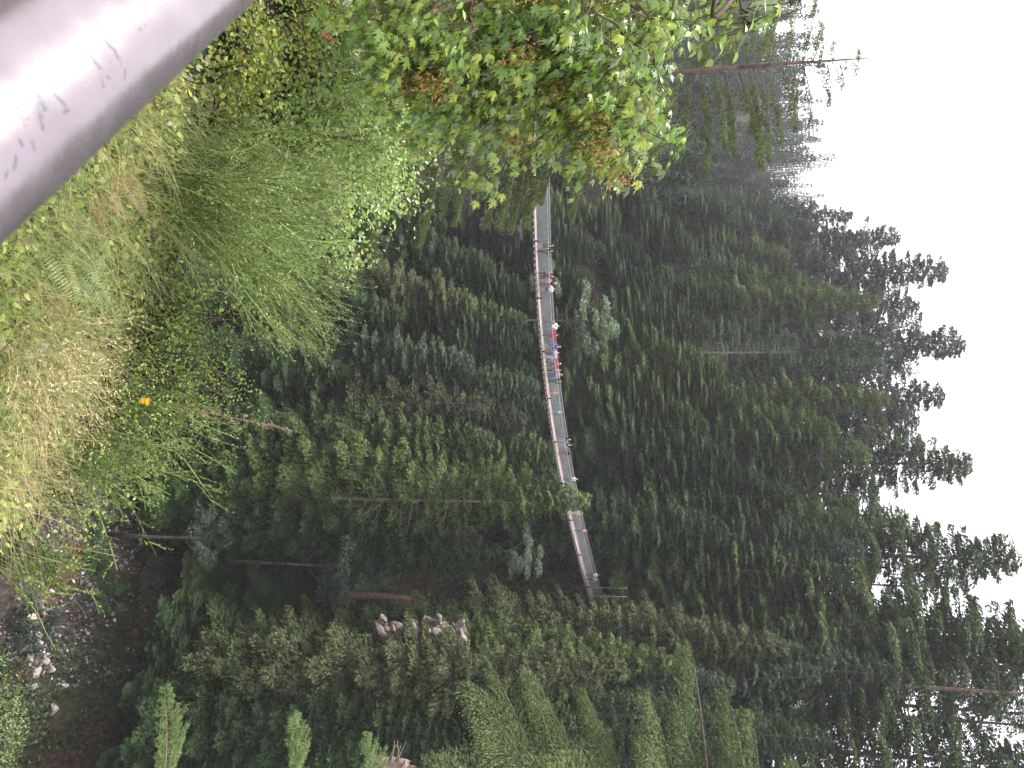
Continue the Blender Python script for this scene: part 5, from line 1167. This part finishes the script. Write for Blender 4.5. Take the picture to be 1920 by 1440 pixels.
def on_pipe(u, v):
    r = ray(u, v); r = r / np.linalg.norm(r); rp = r - ax * (r @ ax); A0 = AX0 - ax * (AX0 @ ax)
    a = rp @ rp; b_ = -2 * rp @ A0; c_ = A0 @ A0 - RP * RP; t_ = (-b_ - math.sqrt(max(b_ * b_ - 4 * a * c_, 0))) / (2 * a); P_ = r * t_ - AX0
    w = P_ @ ax; q_ = P_ - ax * w; return w, math.atan2(q_ @ e2, q_ @ e1)
def cyl(w, ph, r=RP + .00015): return ax * w + r * (math.cos(ph) * e1 + math.sin(ph) * e2)
INK = [([(32, 225), (22, 208), (38, 200), (55, 190)], 5), ([(32, 208), (42, 222), (50, 240)], 4), ([(66, 176), (75, 180), (79, 200), (76, 222), (82, 245)], 9), ([(80, 200), (90, 206)], 6),
       ([(98, 174), (110, 184), (125, 200)], 4), ([(168, 102), (178, 116), (190, 130)], 4.5), ([(182, 47), (190, 54)], 6), ([(195, 70), (204, 84), (214, 92), (222, 108), (228, 122)], 6), ([(236, 128), (233, 150)], 3),
       ([(205, 39), (214, 44)], 4), ([(238, 12), (246, 17)], 3), ([(150, 74), (157, 86)], 4), ([(115, 93), (121, 99)], 4), ([(95, 112), (100, 118), (107, 118)], 5), ([(77, 133), (83, 139)], 4), ([(24, 180), (33, 182)], 4), ([(44, 152), (48, 157)], 4),
       ([(55, 157), (60, 163)], 4), ([(83, 163), (88, 169)], 4), ([(161, 58), (162, 62)], 3), ([(170, 66), (173, 70)], 3), ([(271, 44), (275, 52)], 3.5), ([(262, 54), (266, 56)], 6), ([(267, 26), (269, 28)], 3), ([(201, 141), (206, 148)], 4), ([(190, 145), (195, 165)], 3),
       ([(50, 220), (52, 225)], 5), ([(120, 210), (132, 205)], 7), ([(25, 320), (32, 300), (30, 290)], 6), ([(10, 335), (16, 318)], 4), ([(60, 262), (66, 285)], 4), ([(208, 116), (209, 117)], 3), ([(222, 65), (226, 70)], 3), ([(166, 117), (167, 119)], 4), ([(36, 260), (44, 275)], 5)]
ib = MB()
for pts_, wd in INK:
    pp = np.array([on_pipe(y_, x_) for x_, y_ in pts_]); K2 = 3 * len(pp); f = np.linspace(0, len(pp) - 1, K2); W_ = np.interp(f, range(len(pp)), pp[:, 0]); H_ = np.interp(f, range(len(pp)), pp[:, 1])
    T2 = np.gradient(np.stack([W_, H_ * RP], 1), axis=0); T2 /= np.maximum(np.linalg.norm(T2, axis=1, keepdims=True), 1e-9); hw = wd / FPX * DP * .62; rows = []
    for i in range(K2):
        tap = .45 + .55 * math.sin(PI * (i + .5) / K2); nx, ny = -T2[i, 1], T2[i, 0]
        rows += [cyl(W_[i] + nx * hw * tap, H_[i] + ny * hw * tap / RP), cyl(W_[i], H_[i], RP + .0003), cyl(W_[i] - nx * hw * tap, H_[i] - ny * hw * tap / RP)]
    F = [(i * 3 + j, i * 3 + j + 1, i * 3 + 4 + j, i * 3 + 3 + j) for i in range(K2 - 1) for j in (0, 1)]; ib.add(np.array(rows), F)
link('scribble', ib.mesh('scribble', M['ink'], True), rl)
for w in (-1.1, .95):
    b0 = ax * w; mb = MB(); mb.tube([b0 - [0, 0, RP * .9], b0 - [0, 0, 1.55]], .024, 16); link('post', mb.mesh('post', M['rail'], True), rl)
mb = MB(); mb.tube(np.linspace(-1.6, 2.6, 20)[:, None] * ax - [0, 0, .75], .02, 16); link('lower_rail', mb.mesh('lower_rail', M['rail'], True), rl)

# ------------------------------------------------------------------ haze
hz = MB(); hz.box([0, 150, 30], [420, 0, 0], [0, 480, 0], [0, 0, 98]); hm = bpy.data.materials.new('misty_air'); hm.use_nodes = True; nt = hm.node_tree; nt.nodes.clear()
pv = nt.nodes.new('ShaderNodeVolumePrincipled'); pv.inputs['Color'].default_value = (.93, .93, 1, 1); pv.inputs['Density'].default_value = .00022; pv.inputs['Anisotropy'].default_value = .1
ho = nt.nodes.new('ShaderNodeOutputMaterial'); nt.links.new(pv.outputs[0], ho.inputs['Volume']); link('haze', hz.mesh('haze', hm), kind='stuff')
# ------------------------------------------------------------------ light, sky, haze, camera
SUN_EL, SUN_AZ = math.radians(54), math.radians(-62)     # azimuth clockwise from +Y
sun = bpy.data.lights.new('sun', 'SUN'); sun.energy = 2.3; sun.angle = math.radians(12); sun.color = (1, .95, .88)
so = bpy.data.objects.new('sun', sun); COL.objects.link(so)
sd = Vector((math.sin(SUN_AZ) * math.cos(SUN_EL), math.cos(SUN_AZ) * math.cos(SUN_EL), math.sin(SUN_EL)))
so.rotation_euler = (-sd).to_track_quat('-Z', 'Y').to_euler()
w = bpy.data.worlds.new('World'); SC.world = w; w.use_nodes = True; nt = w.node_tree; nt.nodes.clear()
sky = nt.nodes.new('ShaderNodeTexSky'); sky.sky_type = 'NISHITA'; sky.sun_disc = False; sky.sun_elevation = SUN_EL; sky.sun_rotation = SUN_AZ; sky.dust_density = 4; sky.air_density = 1.2
hsn = nt.nodes.new('ShaderNodeHueSaturation'); hsn.inputs['Saturation'].default_value = .35; hsn.inputs['Value'].default_value = 1.3; nt.links.new(sky.outputs[0], hsn.inputs['Color'])
mxn = nt.nodes.new('ShaderNodeMix'); mxn.data_type = 'RGBA'; mxn.inputs[0].default_value = .75; mxn.inputs[7].default_value = (8.2, 8.0, 8.6, 1); nt.links.new(hsn.outputs[0], mxn.inputs[6])
bg = nt.nodes.new('ShaderNodeBackground'); bg.inputs['Strength'].default_value = .125; nt.links.new(mxn.outputs[2], bg.inputs['Color'])
wo = nt.nodes.new('ShaderNodeOutputWorld'); nt.links.new(bg.outputs[0], wo.inputs['Surface'])

cam = bpy.data.cameras.new('camera'); cam.sensor_fit = 'HORIZONTAL'; cam.sensor_width = 5.312; cam.lens = 4.15; cam.clip_start = .02; cam.clip_end = 3000
cam.dof.use_dof = True; cam.dof.focus_distance = 40; cam.dof.aperture_fstop = 3.6
co_ = bpy.data.objects.new('camera', cam); COL.objects.link(co_)
co_.matrix_world = Matrix(((Uv[0], -Rv[0], -Fv[0], 0), (Uv[1], -Rv[1], -Fv[1], 0), (Uv[2], -Rv[2], -Fv[2], 0), (0, 0, 0, 1)))
SC.camera = co_
SC.view_settings.view_transform = 'Standard'; SC.view_settings.look = 'None'; SC.view_settings.gamma = 1; SC.view_settings.exposure = 1.5
SC.render.engine = 'CYCLES'; SC.cycles.use_denoising = True; SC.cycles.max_bounces = 5; SC.cycles.diffuse_bounces = 3; SC.cycles.transparent_max_bounces = 8
SC.cycles.use_adaptive_sampling = True; SC.cycles.adaptive_threshold = .02
